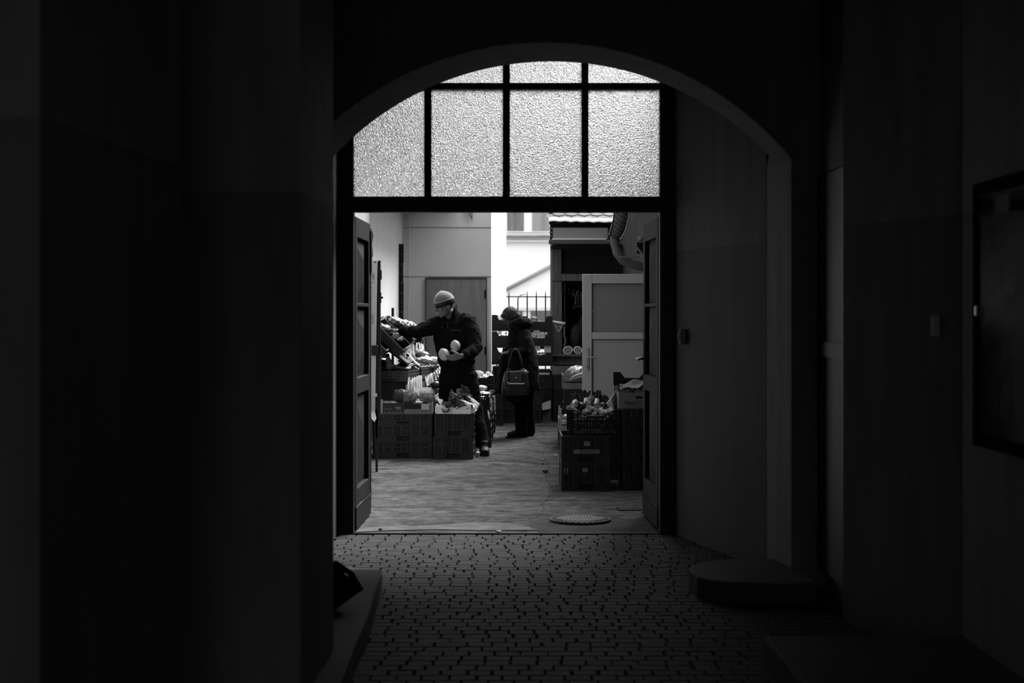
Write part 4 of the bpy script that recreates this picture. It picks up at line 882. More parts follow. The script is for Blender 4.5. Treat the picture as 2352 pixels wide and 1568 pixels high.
# aubergines, cucumbers, fruit in stall crates
aub = mat('aubergine', .012, .15, .6); cuc = mat('cucumber', .03, .3, .5)
def veg_tube(name, a, b_, r, m_, label, cat, group=None, ends=.6, bend=.01):
    a = Vector(a); b_ = Vector(b_); pts = [a.lerp(b_, i / 5) + Vector((0, 0, bend * math.sin(math.pi * i / 5))) for i in range(6)]
    o = MB().tube(pts, [r * ends, r, r * 1.05, r, r * .95, r * ends], 12, dome=True).build(name, m_, smooth=True)
    return tag(o, label, cat, group)
veg_tube('aubergine', P(866, 846, 16.4), P(894, 848, 16.45), .05, aub, 'large dark aubergine at the left of the nearest stall crate', 'vegetable')
veg_tube('aubergine', P(868, 838, 16.6), P(890, 836, 16.65), .045, aub, 'dark aubergine lying behind the large one', 'vegetable')
for i in range(5): veg_tube('cucumber', P(903 + i * 3, 848 - i * 2.6, 16.35 + i * .07), P(938 + i * 3, 849 - i * 2.6, 16.4 + i * .07), .022, cuc, ['dark cucumber nearest in the first stall crate', 'dark cucumber second from the front in the first stall crate', 'dark cucumber in the middle of the row in the first stall crate', 'dark cucumber fourth from the front in the first stall crate', 'dark cucumber furthest back in the first stall crate'][i], 'cucumber', 'cucumbers in the first stall crate')
rr = random.Random(11); shiny = mat('shiny_dark_fruit', .05, .12, .7, ns=12, na=.5)
def fruit(name, c, r, m_, stem=True):
    t = thing(name, Vector(c) - Vector((0, 0, r)), 'x', 'fruit')
    MB().ball(c, (r, r, r * .9), fn=lambda th, ph: 1 - .12 * math.exp(-(th * 3) ** 2), nu=12, nv=8).build('flesh', m_, t, smooth=True)
    MB().tube([Vector(c) + Vector((0, 0, r * .75)), Vector(c) + Vector((.004, 0, r * 1.1))], .003, 5).build('stem', M_woodm, t)
    return t
pl0 = fruit('plum', P(925, 829, 16.8), .022, shiny)
tag(pl0, 'glossy dark plums heaped in the second stall crate', 'fruit', 'plums in the second stall crate')
for i in range(26):
    y = rr.uniform(16.95, 17.4); x = -1.18 + rr.uniform(-.15, .15) + (y - 17.16) * .17; dup(pl0, (x, y, .855 + rr.uniform(0, .03)), (rr.uniform(-.6, .6), rr.uniform(-.6, .6), rr.uniform(0, 6)))
tag(MB().ball(P(970, 815, 17.4), (.085, .06, .045), fn=lambda th, ph: 1 + .05 * math.sin(3 * ph), nu=18, nv=12).build('gourd', mat('gourd_skin', .12, .4, .4, ns=8, na=.4), smooth=True), 'long dull gourd lying behind the plums', 'vegetable')
crumple('lettuce', P(975, 826, 17.3), (.09, .07, .035), lett2, 'glaring white lettuce lying right of the plums', 41, amp=.12)
crumple('lettuce', P(995, 827, 17.45), (.08, .07, .04), lett2, 'glaring white lettuce against the man\'s jacket', 42, amp=.12)
wt0 = fruit('tomato', P(985, 838, 17.3), .02, mat('glossy_tomato', .22, .12, .7)); tag(wt0, 'small glossy tomatoes along the rim of the second stall crate', 'fruit', 'tomatoes on the stall crate rim')
for i in range(12): dup(wt0, (GX(968 + i * 3.4, 17.05), 17.02 + i * .05, .885 + .006 * (i % 2)), (0, 0, i))
t = thing('rolled_bag', P(882, 818, 16.5), 'small pale roll hanging under the tilted crates by the sign', 'roll'); MB().tube([P(883, 806, 16.5), P(882, 822, 16.5)], .022, 12).build('roll', grs, t, smooth=True)
# produce below the shelf, left of the man's legs
low = lug_crate(.40, .58, .17, ML)
place(low, -1.0, 17.3, 0, R(-8), 'dark crate on the ground behind the cabbages, lower of two')
place(low, -1.0, 17.3, .172, R(-8), 'dark crate behind the cabbages, upper of two')
place(low, -.86, 18.0, .344, R(-8), 'dark crate far under the stall beside the man\'s legs, top of three')
place(low, -.86, 18.0, .172, R(-8), 'dark crate far under the stall beside the man\'s legs, middle of three')
place(low, -.86, 18.0, 0, R(-8), 'dark crate far under the stall beside the man\'s legs, bottom of three')
tag(MB().ball(P(1000, 884, 17.2), (.055, .055, .05), nu=18, nv=12).build('pumpkin', mat('dark_pumpkin', .05, .2, .6), smooth=True), 'glossy dark squash under the paper fringe', 'vegetable')
crumple('lettuce', P(1005, 893, 17.35), (.05, .05, .03), lett, 'dull pale bunch just left of the man\'s leg', 51)
crumple('lettuce', P(1008, 910, 17.2), (.045, .05, .035), herb, 'dark bunch behind the chard tray beside the man\'s leg', 52)

# ================================================================ CRATES RIGHT OF THE MAN
place(c4, -.445, 17.15, 0, 0, 'deep black crate on the ground just behind the man\'s boot')
place(c4m, -.445, 17.15, .237, 0, 'black crate stacked second behind the man\'s boot')
place(c4s, -.46, 17.12, .43, 0, 'shallow black crate on top of the stack behind the man\'s boot')
place(c4, -.44, 18.4, 0, 0, 'black ground crate in the row between the man and the woman'); place(c4m, -.44, 18.4, .237, 0, 'second black crate up between the man and the woman')
place(c4, -.425, 19.3, 0, 0, 'black ground crate level with the woman, lowest of three'); place(c4m, -.425, 19.3, .237, 0, 'middle black crate of three level with the woman'); place(c4m, -.425, 19.3, .43, 0, 'upper black crate of three level with the woman')
place(c4, -.33, 20.5, 0, 0, 'far black ground crate left of the woman\'s legs'); place(c4, -.33, 20.5, .237, 0, 'far black crate left of the woman, second up')
dc = display_crate(.42, .56, .08, .03)
place(dc, -.43, 19.3, .622, 0, 'open display crate of pale apples between the two people')
apm = mat('pale_apple', .62, .3, .5, ns=8, na=.2); ap0 = fruit('apple', P(1120, 868, 19.2), .036, apm); tag(ap0, 'pale apples heaped in the display crate between the two people', 'fruit', 'apples between the people')
rr = random.Random(5); n_ap = 0
for iy in range(5):
    for ix in range(5):
        dup(ap0, (-.43 + (ix - 2) * .075 + rr.uniform(-.01, .01), 19.1 + iy * .09, .665 + rr.uniform(-.005, .01)), (rr.uniform(-.5, .5), rr.uniform(-.5, .5), 0))
for ix in range(3): dup(ap0, (-.41 + (ix - 1) * .08, 19.15 + ix * .05, .715), (0, .3 * ix, 0))
t = thing('white_jug', P(1098, 868, 19.0), 'small white flared jar behind the apples', 'jar'); a = P(1098.5, 868, 19.0); MB().tube([a, a + Vector((0, 0, .06)), a + Vector((0, 0, .085)), a + Vector((0, 0, .095))], [.02, .02, .034, .034], 12).build('body', M_paper, t, smooth=True)
blob_bag('wrapped_bunch', P(1106, 891, 18.4), (.075, .08, .035), mat('film_wrap', .5, .25, .6, ns=20, na=.3), 'pale film-wrapped bunch below the apples', 'vegetable', 3)
blob_bag('wrapped_bunch', P(1112, 905, 18.3), (.095, .1, .035), MATS['film_wrap'], 'wide film-wrapped bunch beside the black leaves', 'vegetable', 6)
crumple('lettuce', P(1107, 915, 17.1), (.05, .06, .025), lett2, 'bright leaves on the stack behind the man\'s boot', 61)
crumple('lettuce', P(1130, 903, 18.35), (.05, .06, .04), herb, 'black curly leaves hanging at the corner of the crate row', 62)
strips('paper_strips', [(1121, 941, 4, 22, 16.84, 3)], 'single white strip hanging on the stack behind the boot', 7)
strips('paper_strips', [(1136, 907, 4, 34, 18.08, 1), (1129, 915, 3, 30, 18.05, 1), (1126, 910, 3, 26, 18.05, -2)], 'long pale strips hanging from the crate row beside the woman', 8)
card(1133, 910, .03, .02, 18.05, 'small bright tag at the corner of the crate row', lines=False)

# ================================================================ FAR CRATE WALL BEHIND THE WOMAN
ds = display_crate(.43, .38, .155, .078)
yy = 21.45
for c_, cx_ in enumerate((-.075, .365)):
    side = ['left', 'right'][c_]
    place(c4, cx_, yy + .1, 0, 0, f'ground crate under the {side} column of the far crate wall')
    place(c4, cx_, yy + .1, .237, 0, f'second crate up in the {side} column of the far crate wall')
    place(c4, cx_, yy + .1, .474, 0, f'third crate up in the {side} column, a pale card strip above it')
    for k_ in range(3): place(ds, cx_, yy - .02, .80 + k_ * .24 - (.02 if c_ else 0), 0, f'{["lowest", "middle", "top"][k_]} notched display crate in the {side} column of the far wall')
place(c4m, .11, 20.9, 0, R(90), 'wide low crate on the ground behind the woman\'s legs'); 
place(c4m, .12, 20.9, .192, R(90), 'wide low crate behind the hem of the woman\'s coat')
card(1238, 858, .30, .03, 21.24, 'long pale card strip under the display crates', lines=False, m_=mat('card_mid', .4, .7, .2))
for i, (px, py, w_, h_) in enumerate(((1232.5, 763.5, .085, .075), (1245.5, 765.5, .055, .04), (1254.5, 765.5, .03, .035), (1235, 800, .07, .07), (1257.5, 802, .095, .09), (1162, 765, .03, .035), (1148, 764, .05, .05), (1254, 939, .0, .0))):
    if w_: card(px, py, w_, h_, 21.238 if py < 850 else 21.24, ['squarish price card under the top right display crate', 'small blank bright card right of the squarish price card', 'tiniest bright card at the top right of the far wall', 'price card in the middle gap beside the woman\'s back', 'largest price card beside the shed post', 'tiny bright card just left of the woman\'s shoulder', 'greyish card at the top left of the far wall'][i], lines=w_ > .06)
t = thing('pale_sheet', P(1254, 950, 21.0), 'pale slanted board leaning at the foot of the far crate wall', 'board')
a = [P(1245, 926, 20.95), P(1265, 919, 20.95), P(1265, 938, 20.9), P(1245, 942, 20.9)]; MB().add(a + [p + Vector((0, .01, 0)) for p in a], [(0, 1, 2, 3), (7, 6, 5, 4), (0, 4, 5, 1), (1, 5, 6, 2), (2, 6, 7, 3), (3, 7, 4, 0)]).build('board', mat('board_pale', .33, .7, .2), t)
MB().box(GX(1246, 21), GX(1264, 21), 20.96, 21.0, 0, GZ(940, 20.95)).build('foot', M_woodm, t)
fr0 = fruit('far_fruit', P(1150, 733, 21.4), .035, mat('mid_fruit', .3, .35, .5, ns=9, na=.5)); tag(fr0, 'mixed fruit lying in the display crates of the far wall', 'fruit', 'fruit in the far wall crates')
rr = random.Random(9)
for c_, cx_ in enumerate((-.075, .365)):
    for k_ in range(3):
        for i in range(11): dup(fr0, (cx_ + rr.uniform(-.15, .15), yy - .16 + rr.uniform(0, .25), .80 + k_ * .24 + .10 + rr.uniform(0, .03) - (.02 if c_ else 0)), (rr.uniform(-1, 1), 0, 0), scale=rr.uniform(.75, 1.1))
crumple('lettuce', P(1147, 733, 21.3), (.06, .06, .035), lett2, 'bright wrapped greens at the top left of the far crate wall', 71); crumple('lettuce', P(1141, 729, 21.35), (.05, .06, .03), herb, 'dark greens at the very top left of the far crate wall', 72)
crumple('lettuce', P(1226, 730, 21.35), (.05, .05, .02), lett2, 'bright bunch behind the woman\'s hood on the far crate wall', 73); crumple('lettuce', P(1245, 814, 21.3), (.09, .06, .03), lett, 'mixed pale greens in the lowest right display crate', 74)

# ================================================================ RIGHT SIDE STACKS
e1_ = place(c4, .633, 12.96, 0, 0, 'dark crate on the ground with a small sticker, right of the gate view')
e2_ = place(c4, .633, 12.96, .237, 0, 'dark crate with a handwritten tape strip, under the lattice basket')
def on(o, x0, x1, z0, z1, m_, nm): return MB().box(x0, x1, -.31, -.3065, z0, z1).build(nm, m_, o, local=True)
stk = mat('sticker_dull', .16, .7, .2)
# stickers belong to their own crate
on(e2_, -.016, .034, .15, .19, stk, 'sticker'); tp = on(e2_, -.105, .115, .085, .12, stk, 'tape_label'); on(e1_, -.03, .016, .165, .20, stk, 'sticker')
o = text('CITRON:90', (0, 0, 0), .028, M_ink, e2_, name='tape_lettering', sx=1.0, raw=(.085, -.3105, .114), rrot=(R(-90), 0, R(180)))
# lattice basket
bk = thing('lattice_basket', (.717, 13.05, .474), 'black open lattice basket of onions on the taped crate', 'basket')
def lat(L, pf, axis, at):
    mb = MB(); n = int(2 * L / .026)
    for i in range(n + 1):
        x = -L + 2 * L * i / n; zt = pf(x); a, b_ = x - .004, x + .004
        mb.box(*( (a, b_, at - .003, at + .003) if axis == 'y' else (at - .003, at + .003, a, b_)), 0, zt)
    for k_ in range(6):
        z = .004 + k_ * .028; mb.box(*((-L, L, at - .004, at + .004) if axis == 'y' else (at - .004, at + .004, -L, L)), z, z + .008)
    for s_ in (-1, 1): mb.box(*((s_ * L - .02, s_ * L + .02, at - .006, at + .006) if axis == 'y' else (at - .006, at + .006, s_ * L - .02, s_ * L + .02)), 0, pf(L))
    pts = [(-L, pf(L)), (-L + .03, pf(L)), (-.07, pf(0)), (.07, pf(0)), (L - .03, pf(L)), (L, pf(L))]
    for (xa, za), (xb, zb) in zip(pts, pts[1:]):
        p, q_ = ((xa, at, za), (xb, at, zb)) if axis == 'y' else ((at, xa, za), (at, xb, zb)); mb.tube([p, q_], .007, 6)
    return mb
pf = lambda L: (lambda x: .215 - max(0, min(1, (L - .03 - abs(x)) / (L - .1))) * .055)
for at in (-.28, .28): lat(.205, pf(.205), 'y', at).build('side_wall', M_black, bk, local=True)
for at in (-.2, .2): lat(.28, pf(.28), 'x', at).build('end_wall', M_black, bk, local=True)
MB().box(-.2, .2, -.28, .28, 0, .008).build('base', M_black, bk, local=True)
MB().tube([(-.07, .0, .25), (-.065, 0, .275), (-.055, 0, .265), (-.06, .0, .245), (.16, .02, .245)], .005, 6).build('carry_handle', M_black, bk, local=True)
on0 = fruit('onion', (.56, 12.85, .52), .03, mat('onion_skin', .11, .3, .5, ns=7, na=.4)); tag(on0, 'onions piled in the black lattice basket', 'vegetable', 'onions in the lattice basket')
rr = random.Random(21)
for k_ in range(3):
    for iy in range(7):
        for ix in range(5):
            if k_ == 0 and iy > 2: continue
            dup(on0, (.717 + (ix - 2) * .073 + rr.uniform(-.01, .01), 12.83 + iy * .068, .52 + k_ * .052 + rr.uniform(-.006, .008)), (rr.uniform(-.8, .8), rr.uniform(-.8, .8), 0), scale=rr.uniform(.85, 1.2))
bt = mat('beet', .015, .5, .4, ns=20, na=.4)
for i, (px, py, r_) in enumerate(((1326, 930, .032), (1340, 932, .026), (1333, 937, .024))):
    tag(MB().ball(P(px, py, 13.0), (r_, r_, r_ * 1.1), fn=lambda th, ph: 1 + .06 * math.sin(5 * ph + 3 * th), nu=16, nv=10).build('beetroot', bt, smooth=True), ['large dark beetroot lying left on the basket', 'smaller dark beetroot beside the hook', 'smallest dark beetroot in front of the other two'][i], 'vegetable')
for i, (px, py, dv, L_, w_, mt, lb) in enumerate(((1302, 938, (1, 0, .25), .13, .06, grs, 'crumpled film over the left corner of the basket'), (1345, 944, (1, -.2, .1), .10, .06, grs, 'crumpled film in the middle of the basket'), (1378, 946, (1, -.1, .08), .15, .05, M_paper, 'bright folded paper at the right of the basket'), (1362, 938, (.4, -.2, -.7), .05, .04, M_paper, 'small bright paper corner hanging into the basket'), (1365, 934, (1, .1, .1), .10, .05, grs, 'glossy film behind the carry handle'))):
    leafsheet(P(px, py, 12.9 if i != 4 else 13.2), dv, (0, -.5, 1), L_ * .8, w_ * .75, .0, mt, 'paper_wrap', label=lb, cat='wrapping', seed=60 + i, wave=.03)
# radish crate behind the basket
place(c4, .755, 13.85, 0, 0, 'ground crate behind the lattice basket stack'); place(c4, .755, 13.85, .237, 0, 'second crate up behind the lattice basket'); place(c4s, .755, 13.85, .474, 0, 'shallow crate holding the white radishes')
rad = mat('white_radish', .9, .35, .4, ns=6, na=.05)
for i, (px, py, r_, h_, ln) in enumerate(((1322, 921, .028, .05, -.5), (1335, 926, .022, .04, .3), (1346, 917, .024, .07, 0), (1371, 918, .024, .07, .12), (1384, 926, .02, .03, 0))):
    c = P(px, py, 13.65); t = thing('white_radish', c - Vector((0, 0, h_)), ['leaning white radish furthest left behind the basket', 'small white radish second from the left', 'tall white radish behind the hook', 'tall white radish, second from the right behind the basket', 'short white radish furthest right behind the basket'][i], 'vegetable')
    MB().tube([c + Vector((-ln * h_, 0, -h_ * 1.6)), c + Vector((-ln * .3 * h_, 0, -h_ * .6)), c + Vector((ln * .3 * h_, 0, h_ * .1))], [r_ * .7, r_, r_ * .85], 14, dome=True).build('root', rad, t, smooth=True)
    for k_ in range(3): leafsheet(c + Vector((ln * .3 * h_, 0, h_ * .3)), (math.sin(k_ * 2 + i) * .7, .4, .8), (0, -1, .2), .07, .035, .01, dleaf, 'leaf', t, seed=k_ + i * 5)
for i, (px, py, r_) in enumerate(((1330, 921, .03), (1366, 920, .03), (1388, 922, .035))): crumple('leaf_bunch', P(px, py, 13.95), (r_ * 1.3, r_, r_ * 1.5), dleaf, ['dark leafy top at the left behind the radishes', 'dark leafy top in the middle behind the radishes', 'dark leafy top at the right behind the radishes'][i], 80 + i, amp=.35, f=6)
# cone of paper
t = thing('paper_cone', P(1405, 950, 13.0), 'stiff grey paper cone leaning between basket and cardboard box', 'paper')
a = [P(1393, 928, 13.05), P(1411, 947, 12.95), P(1417, 895, 13.1)]; b_ = P(1404, 915, 12.9); c = P(1418, 950, 13.05)
MB().add([a[0], a[1], a[2], b_, c, a[0] + Vector((0, .1, 0)), a[1] + Vector((0, .1, 0))], [(0, 1, 3), (0, 3, 2), (1, 4, 2, 3), (0, 2, 5), (5, 2, 4, 6), (0, 5, 6, 1), (1, 6, 4)]).build('sheet', mat('grey_paper', .22, .7, .2), t)
# right-hand stack with the cardboard box
for k_, nm in enumerate(('lowest', 'middle', 'upper')): place(c4, 1.16, 13.0, k_ * .232, 0, f'{nm} dark crate of the stack beside the right gate leaf')
bx = card_box(.36, .40, .135, 'printed cardboard box on the stack beside the right gate leaf', (1.10, 12.99, .70), 0, mat('box_card_pale', .16, .8, .2))
o = text('Samanta Bian', (0, 0, 0), .034, M_ink, bx, name='box_lettering', shear=.45, sx=.8, raw=(-.135, -.203, .045), ext=.0001)
MB().box(-.17, .17, -.19, .19, .006, .122).build('hole_dark_block', M_dark, bx, local=True)  # dark block added so the hand hole and open top look shaded
MB().box(-.11, -.02, -.2025, -.2, .034, .037).build('underline', M_ink, bx, local=True)
t2 = leafsheet(P(1425, 893, 13.05), (1, .2, .12), (0, -.5, 1), .25, .12, .02, mat('wrap_grey', .2, .5, .3), 'wrapping_paper', label='grey wrapping paper bulging from the printed cardboard box', cat='wrapping', seed=90)
for k_ in range(3): place(c4, 1.175, 13.75, k_ * .237, 0, f'{["ground", "second", "third"][k_]} crate of the tall stack behind the printed box')
place(c4s, 1.175, 13.75, .712, 0, 'shallow crate high on the tall stack behind the printed box')
place(display_crate(.36, .44, .05, .055, M_black), 1.12, 13.72, .865, R(-3), 'open notched crate on the very top of the right-hand stacks')
crumple('leaf_bunch', P(1432, 876, 13.6), (.07, .07, .015), herb, 'flat dark greens in the topmost right crate', 95); crumple('leaf_bunch', P(1448, 900, 13.05), (.035, .03, .02), shiny, 'glossy dark bunch under the topmost right crate', 96)
# stacks nearer the shed
place(c4m, .735, 16.85, 0, 0, 'dark ground crate under the two pale boxes')
b1 = wood_tray(.40, .50, .075, 'lower pale wooden box left of the lattice basket', loc=(.735, 16.85, .195), m_=mat('box_pale_wood', .3, .7, .2, ns=4, na=.1), post=.012)
b2 = wood_tray(.40, .50, .075, 'upper pale wooden box left of the lattice basket', loc=(.735, 16.85, .285), m_=MATS['box_pale_wood'], post=.10)
crumple('cabbage_leaf', P(1303, 955, 16.6), (.04, .05, .02), lett2, 'bright leaves on the upper pale wooden box', 97, cat='leaf')
0 and crumple('cabbage_leaf', P(1285, 914, 17.2), (.03, .04, .022), lett2, 'bright leaf tuft left of the dark crates by the shed', 98, cat='leaf', amp=.1, f=3)
place(c4, .82, 17.75, 0, 0, 'ground crate in the stack with the plastic bag'); place(c4, .82, 17.75, .237, 0, 'second crate in the stack with the plastic bag'); 
place(c4s, .82, 17.75, .474, 0, 'shallow third crate in the stack with the plastic bag')
for k_ in range(2): wood_tray(.42, .5, .085, ['lower pale tray under the plastic bag beside the white door', 'upper pale tray under the plastic bag beside the white door'][k_], loc=(.82, 17.75, .628 + k_ * .094), m_=M_woodm if 0 else mat('tray_mid_wood', .2, .7, .2, ns=4, na=.15), post=.004, slats=1)
fl = mat('crinkled_film', .45, .12, .8, ns=28, na=.9, bump=1, bs=30)
blob_bag('filled_plastic_bag', P(1325, 855, 17.6), (.12, .12, .078), fl, 'crinkled shiny plastic bag on the pale trays beside the white door', seed=12, amp=.1, nu=40, nv=24)
for i in range(4): veg_tube('leek', P(1308 + i * 2, 873 - i * 2.5, 17.45), P(1350, 866 - i * 3, 17.5), .011, stalk if i % 2 else grs, ['pale leek lying lowest in front of the plastic bag', 'leek lying second in front of the plastic bag', 'leek lying third in front of the plastic bag', 'uppermost leek in front of the plastic bag'][i], 'leek', 'leeks on the pale trays')
# by the shed counter
place(c4m, .80, 21.2, .47, 0, 'dark crate under the shed counter, top of three'); place(c4, .80, 21.2, 0, 0, 'dark crate under the shed counter, bottom of three'); place(c4, .80, 21.2, .235, 0, 'dark crate under the shed counter, middle of three')
wood_tray(.42, .42, .12, 'weathered wooden box in front of the shed counter', loc=(.79, 21.2, .662), m_=mat('box_weathered', .13, .8, .2, ns=4, na=.2), post=.01, slats=1)
# litter on the yard floor
for i, (px, py, w_, h_, v) in enumerate(((1253, 1086, .05, .025, 'd'), (1247, 1056, .035, .01, 'p'), (1246, 1067, .015, .012, 'd'), (1277, 1047, .05, .008, 'p'), (1247, 1080, .02, .008, 'p'), (874, 1219, .025, .012, 'd'), (1145, 1223, .04, .01, 'p'))):
    D = 5100 / (py - HZ); c = Vector((GX(px, D), D, .004)); tag(MB().ball(c + Vector((0, 0, h_ / 2)), (w_ / 2, w_ / 2, h_ / 2 + .003), fn=lambda th, ph: 1 + .35 * math.sin(3 * ph + i) * math.sin(th), nu=9, nv=5).build('litter_scrap' if v == 'p' else 'fallen_leaf', mat('litter_grey', .3, .8, .1) if v == 'p' else M_dark),
        ['largest dark leaf lying on the yard floor', 'bright paper scrap on the yard floor above the dark leaf', 'tiny dark leaf between the paper scraps', 'flat paper scrap beside the right crate stack', 'smallest pale scrap just above the largest dark leaf', 'dark lump on the threshold near the left gate leaf', 'glinting scrap on the threshold between the pavers and yard'][i], 'litter')
# black crate lying tilted on the left pavement
bc = lug_crate(.26, .22, .10, M_black, pitch=.03); place(bc, -.86, 7.05, .15, 0, 'black crate lying tipped on the raised pavement at the lower left', rot=(R(8), R(-32), R(25)))
# ================================================================ PEOPLE
def remesh(o, vox, smooth=3):
    r_ = o.modifiers.new('remesh', 'REMESH'); r_.mode = 'VOXEL'; r_.voxel_size = vox; r_.use_smooth_shade = True
    s_ = o.modifiers.new('smooth', 'SMOOTH'); s_.factor = .5; s_.iterations = smooth
def folds(o, strength, size, mid=.5):
    tx = bpy.data.textures.new('folds', 'CLOUDS'); tx.noise_scale = size; tx.noise_depth = 2
    d = o.modifiers.new('folds', 'DISPLACE'); d.texture = tx; d.strength = strength; d.mid_level = mid; d.texture_coords = 'LOCAL'
def frame(f, u):
    f = Vector(f).normalized(); u = Vector(u); u = (u - f * u.dot(f)).normalized(); return f, u, f.cross(u)
def head(mb, c, f, u, s=1.0):
    f, u, r = frame(f, u); c = Vector(c); M = Matrix((r, f, u)).transposed()
    L = lambda a, b_, d_: c + (r * a + f * b_ + u * d_) * s
    B = lambda p, q, **k: mb.ball(L(*p), tuple(x * s for x in q), m=M, **k)
    B((0, -.012, .02), (.074, .094, .088)); B((0, .012, -.03), (.062, .074, .075)); B((0, .03, -.07), (.045, .052, .04)); B((0, .066, -.095), (.022, .018, .016))
    B((0, .078, .028), (.05, .014, .012)); B((.032, .062, -.02), (.024, .022, .02)); B((-.032, .062, -.02), (.024, .022, .02))
    mb.tube([L(0, .085, .02), L(0, .1, -.005), L(0, .112, -.026)], [.008 * s, .010 * s, .013 * s], 8, dome=True)
    B((.011, .098, -.03), (.008, .01, .007)); B((-.011, .098, -.03), (.008, .01, .007))
    mb.tube([L(-.022, .078, -.057), L(0, .09, -.054), L(.022, .078, -.057)], .0055 * s, 8, dome=True); mb.tube([L(-.019, .077, -.067), L(0, .088, -.068), L(.019, .077, -.067)], .0065 * s, 8, dome=True)
    for q in (-1, 1): mb.ball(L(q * .077, -.008, -.018), (.009 * s, .02 * s, .032 * s), m=M); mb.ball(L(q * .08, -.014, -.01), (.009 * s, .014 * s, .02 * s), m=M)
    return L, M
def eyes(L, M, s, parent):
    for q in (-1, 1):
        e = MB().ball(L(q * .03, .075, .004), (.012 * s,) * 3).build('eye', mat('eye_white', .12, .3, .3), parent, smooth=True)
        MB().ball(L(q * .031, .0845, .003), (.005 * s, .003 * s, .005 * s), m=M, nu=10, nv=6).build('iris', M_black, e, smooth=True)
def hand(mb, w, d, n, side, curl=.5, s=1.0, spread=.1):
    """palm from wrist w along d, n = back of hand, side = direction of the thumb"""
    w = Vector(w); d = Vector(d).normalized(); n = Vector(n); n = (n - d * n.dot(d)).normalized(); sd = Vector(side); sd = (sd - d * sd.dot(d) - n * sd.dot(n)).normalized()
    mb.tube([w - d * .02, w + d * .02 * s, w + d * .055 * s, w + d * .088 * s], [.027 * s, .034 * s, .042 * s, .039 * s], 12, ry=[.018 * s, .016 * s, .015 * s, .012 * s], ref=sd, dome=True)
    for k_, (off, ln) in enumerate(((.03, .072), (.010, .080), (-.010, .075), (-.029, .06))):
        p = w + d * .086 * s + sd * off * s; dr = (d + sd * off * spread * 20 * .3).normalized(); pts = [p - d * .01]; a = curl * .55 + .05 * k_
        for seg_ in (.42, .32, .26):
            pts.append(p); v = dr * math.cos(a) - n * math.sin(a); p = p + v * ln * seg_ * s; a += curl * (.8 + .08 * k_)
        pts.append(p); r_ = .0088 * s if k_ < 3 else .0078 * s; mb.tube(pts, [r_, r_, r_ * .97, r_ * .92, r_ * .8], 8, dome=True)
    p = w + d * .02 * s + sd * .03 * s; v1 = (d * .75 + sd * .65 - n * .25 * (1 + curl)).normalized(); v2 = (d * .9 + sd * .15 - n * .45 * (1 + curl)).normalized()
    mb.tube([p, p + v1 * .03 * s, p + v1 * .05 * s + v2 * .016 * s, p + v1 * .05 * s + v2 * .042 * s], [.014 * s, .012 * s, .010 * s, .0085 * s], 8, dome=True)

# ---- the man
D0 = 16.25
def q(px, py, D=D0): return P(px, py, D)
man = thing('person', (q(1060, 0).x, 16.25, 0), 'man in dark zip jacket and two-tone knit hat reaching into the stall', 'person')
bm_ = MB(); hc = q(1021, 702, 16.13); fdir = (-.86, -.42, -.30); udir = (-.22, -.05, 1)
L, M = head(bm_, hc, fdir, udir, 1.03)
neck0 = q(1044, 748, 16.25); bm_.tube([neck0, q(1037, 730, 16.22), q(1029, 716, 16.18)], [.07, .062, .06], 14, dome=True)
bm_.tube([q(1050, 850), q(1048, 820), q(1046, 780), q(1044, 745), q(1042, 735)], [.15, .14, .17, .15, .07], 18, ry=[.1, .09, .11, .09, .06], ref=(1, 0, 0), dome=True)
sL, eL, wL = q(1008, 743, 16.2), q(958, 763, 16.12), q(919, 760, 16.28)
sR, eR, wR = q(1075, 741, 16.22), q(1092, 799, 16.08), q(1062, 817, 15.88)
bm_.tube([sL, eL, wL], [.05, .042, .028], 12, dome=True); bm_.tube([sR, eR, wR], [.05, .042, .028], 12, dome=True)
hand(bm_, q(917, 759, 16.29), (-1, .22, .12), (.25, -.1, 1), (-.3, -.8, -.3), .62, 1.0)
hand(bm_, q(1057, 818, 15.86), (-.96, -.02, -.18), (.15, -.9, -.45), (-.1, .0, 1), .42, 1.0)
hipL, kL, aL = q(1030, 862, 16.28), q(1024, 960, 16.3), (-.72, 16.42, .09)
hipR, kR, aR = q(1074, 862, 16.25), q(1093, 950, 16.17), (q(1110, 0, 16.0).x, 16.02, .10)
bm_.tube([hipL, kL, aL], [.08, .055, .04], 12, dome=True); bm_.tube([hipR, kR, aR], [.08, .055, .04], 12, dome=True)
bm_.tube([aL, (-.72, 16.40, .05), (-.73, 16.28, .035)], [.04, .04, .03], 10, dome=True); bm_.tube([aR, (q(1111, 0, 16).x, 15.98, .05), (q(1113, 0, 15.86).x, 15.86, .04)], [.04, .04, .03], 10, dome=True)
body = bm_.build('body', M_skin, man); remesh(body, .0045, 2); eyes(L, M, 1.03, man)
j = MB()
j.tube([q(1050, 840), q(1049, 828), q(1048, 812), q(1045, 790), q(1043, 762), q(1042, 742), q(1041, 731), q(1038, 725)], [.182, .205, .212, .22, .24, .205, .12, .08], 26, ry=[.14, .15, .15, .15, .15, .13, .1, .075], ref=(1, 0, .03), dome=True)
j.ball(sL, (.09, .09, .085)); j.ball(sR + Vector((-.01, 0, 0)), (.105, .1, .10)); j.tube([q(1060, 733), q(1046, 726), q(1030, 730)], [.06, .07, .05], 14, ry=[.08, .08, .08], dome=True)
j.tube([sL + Vector((.05, 0, 0)), sL, q(984, 754, 16.16), eL, q(938, 763, 16.2), q(922, 760, 16.27)], [.1, .092, .085, .074, .06, .048], 16, dome=True)
j.tube([sR + Vector((-.05, 0, 0)), sR, q(1087, 770, 16.15), eR + Vector((-.004, 0, 0)), q(1082, 810, 15.98), q(1066, 816, 15.89)], [.11, .1, .088, .082, .066, .048], 16, dome=True)
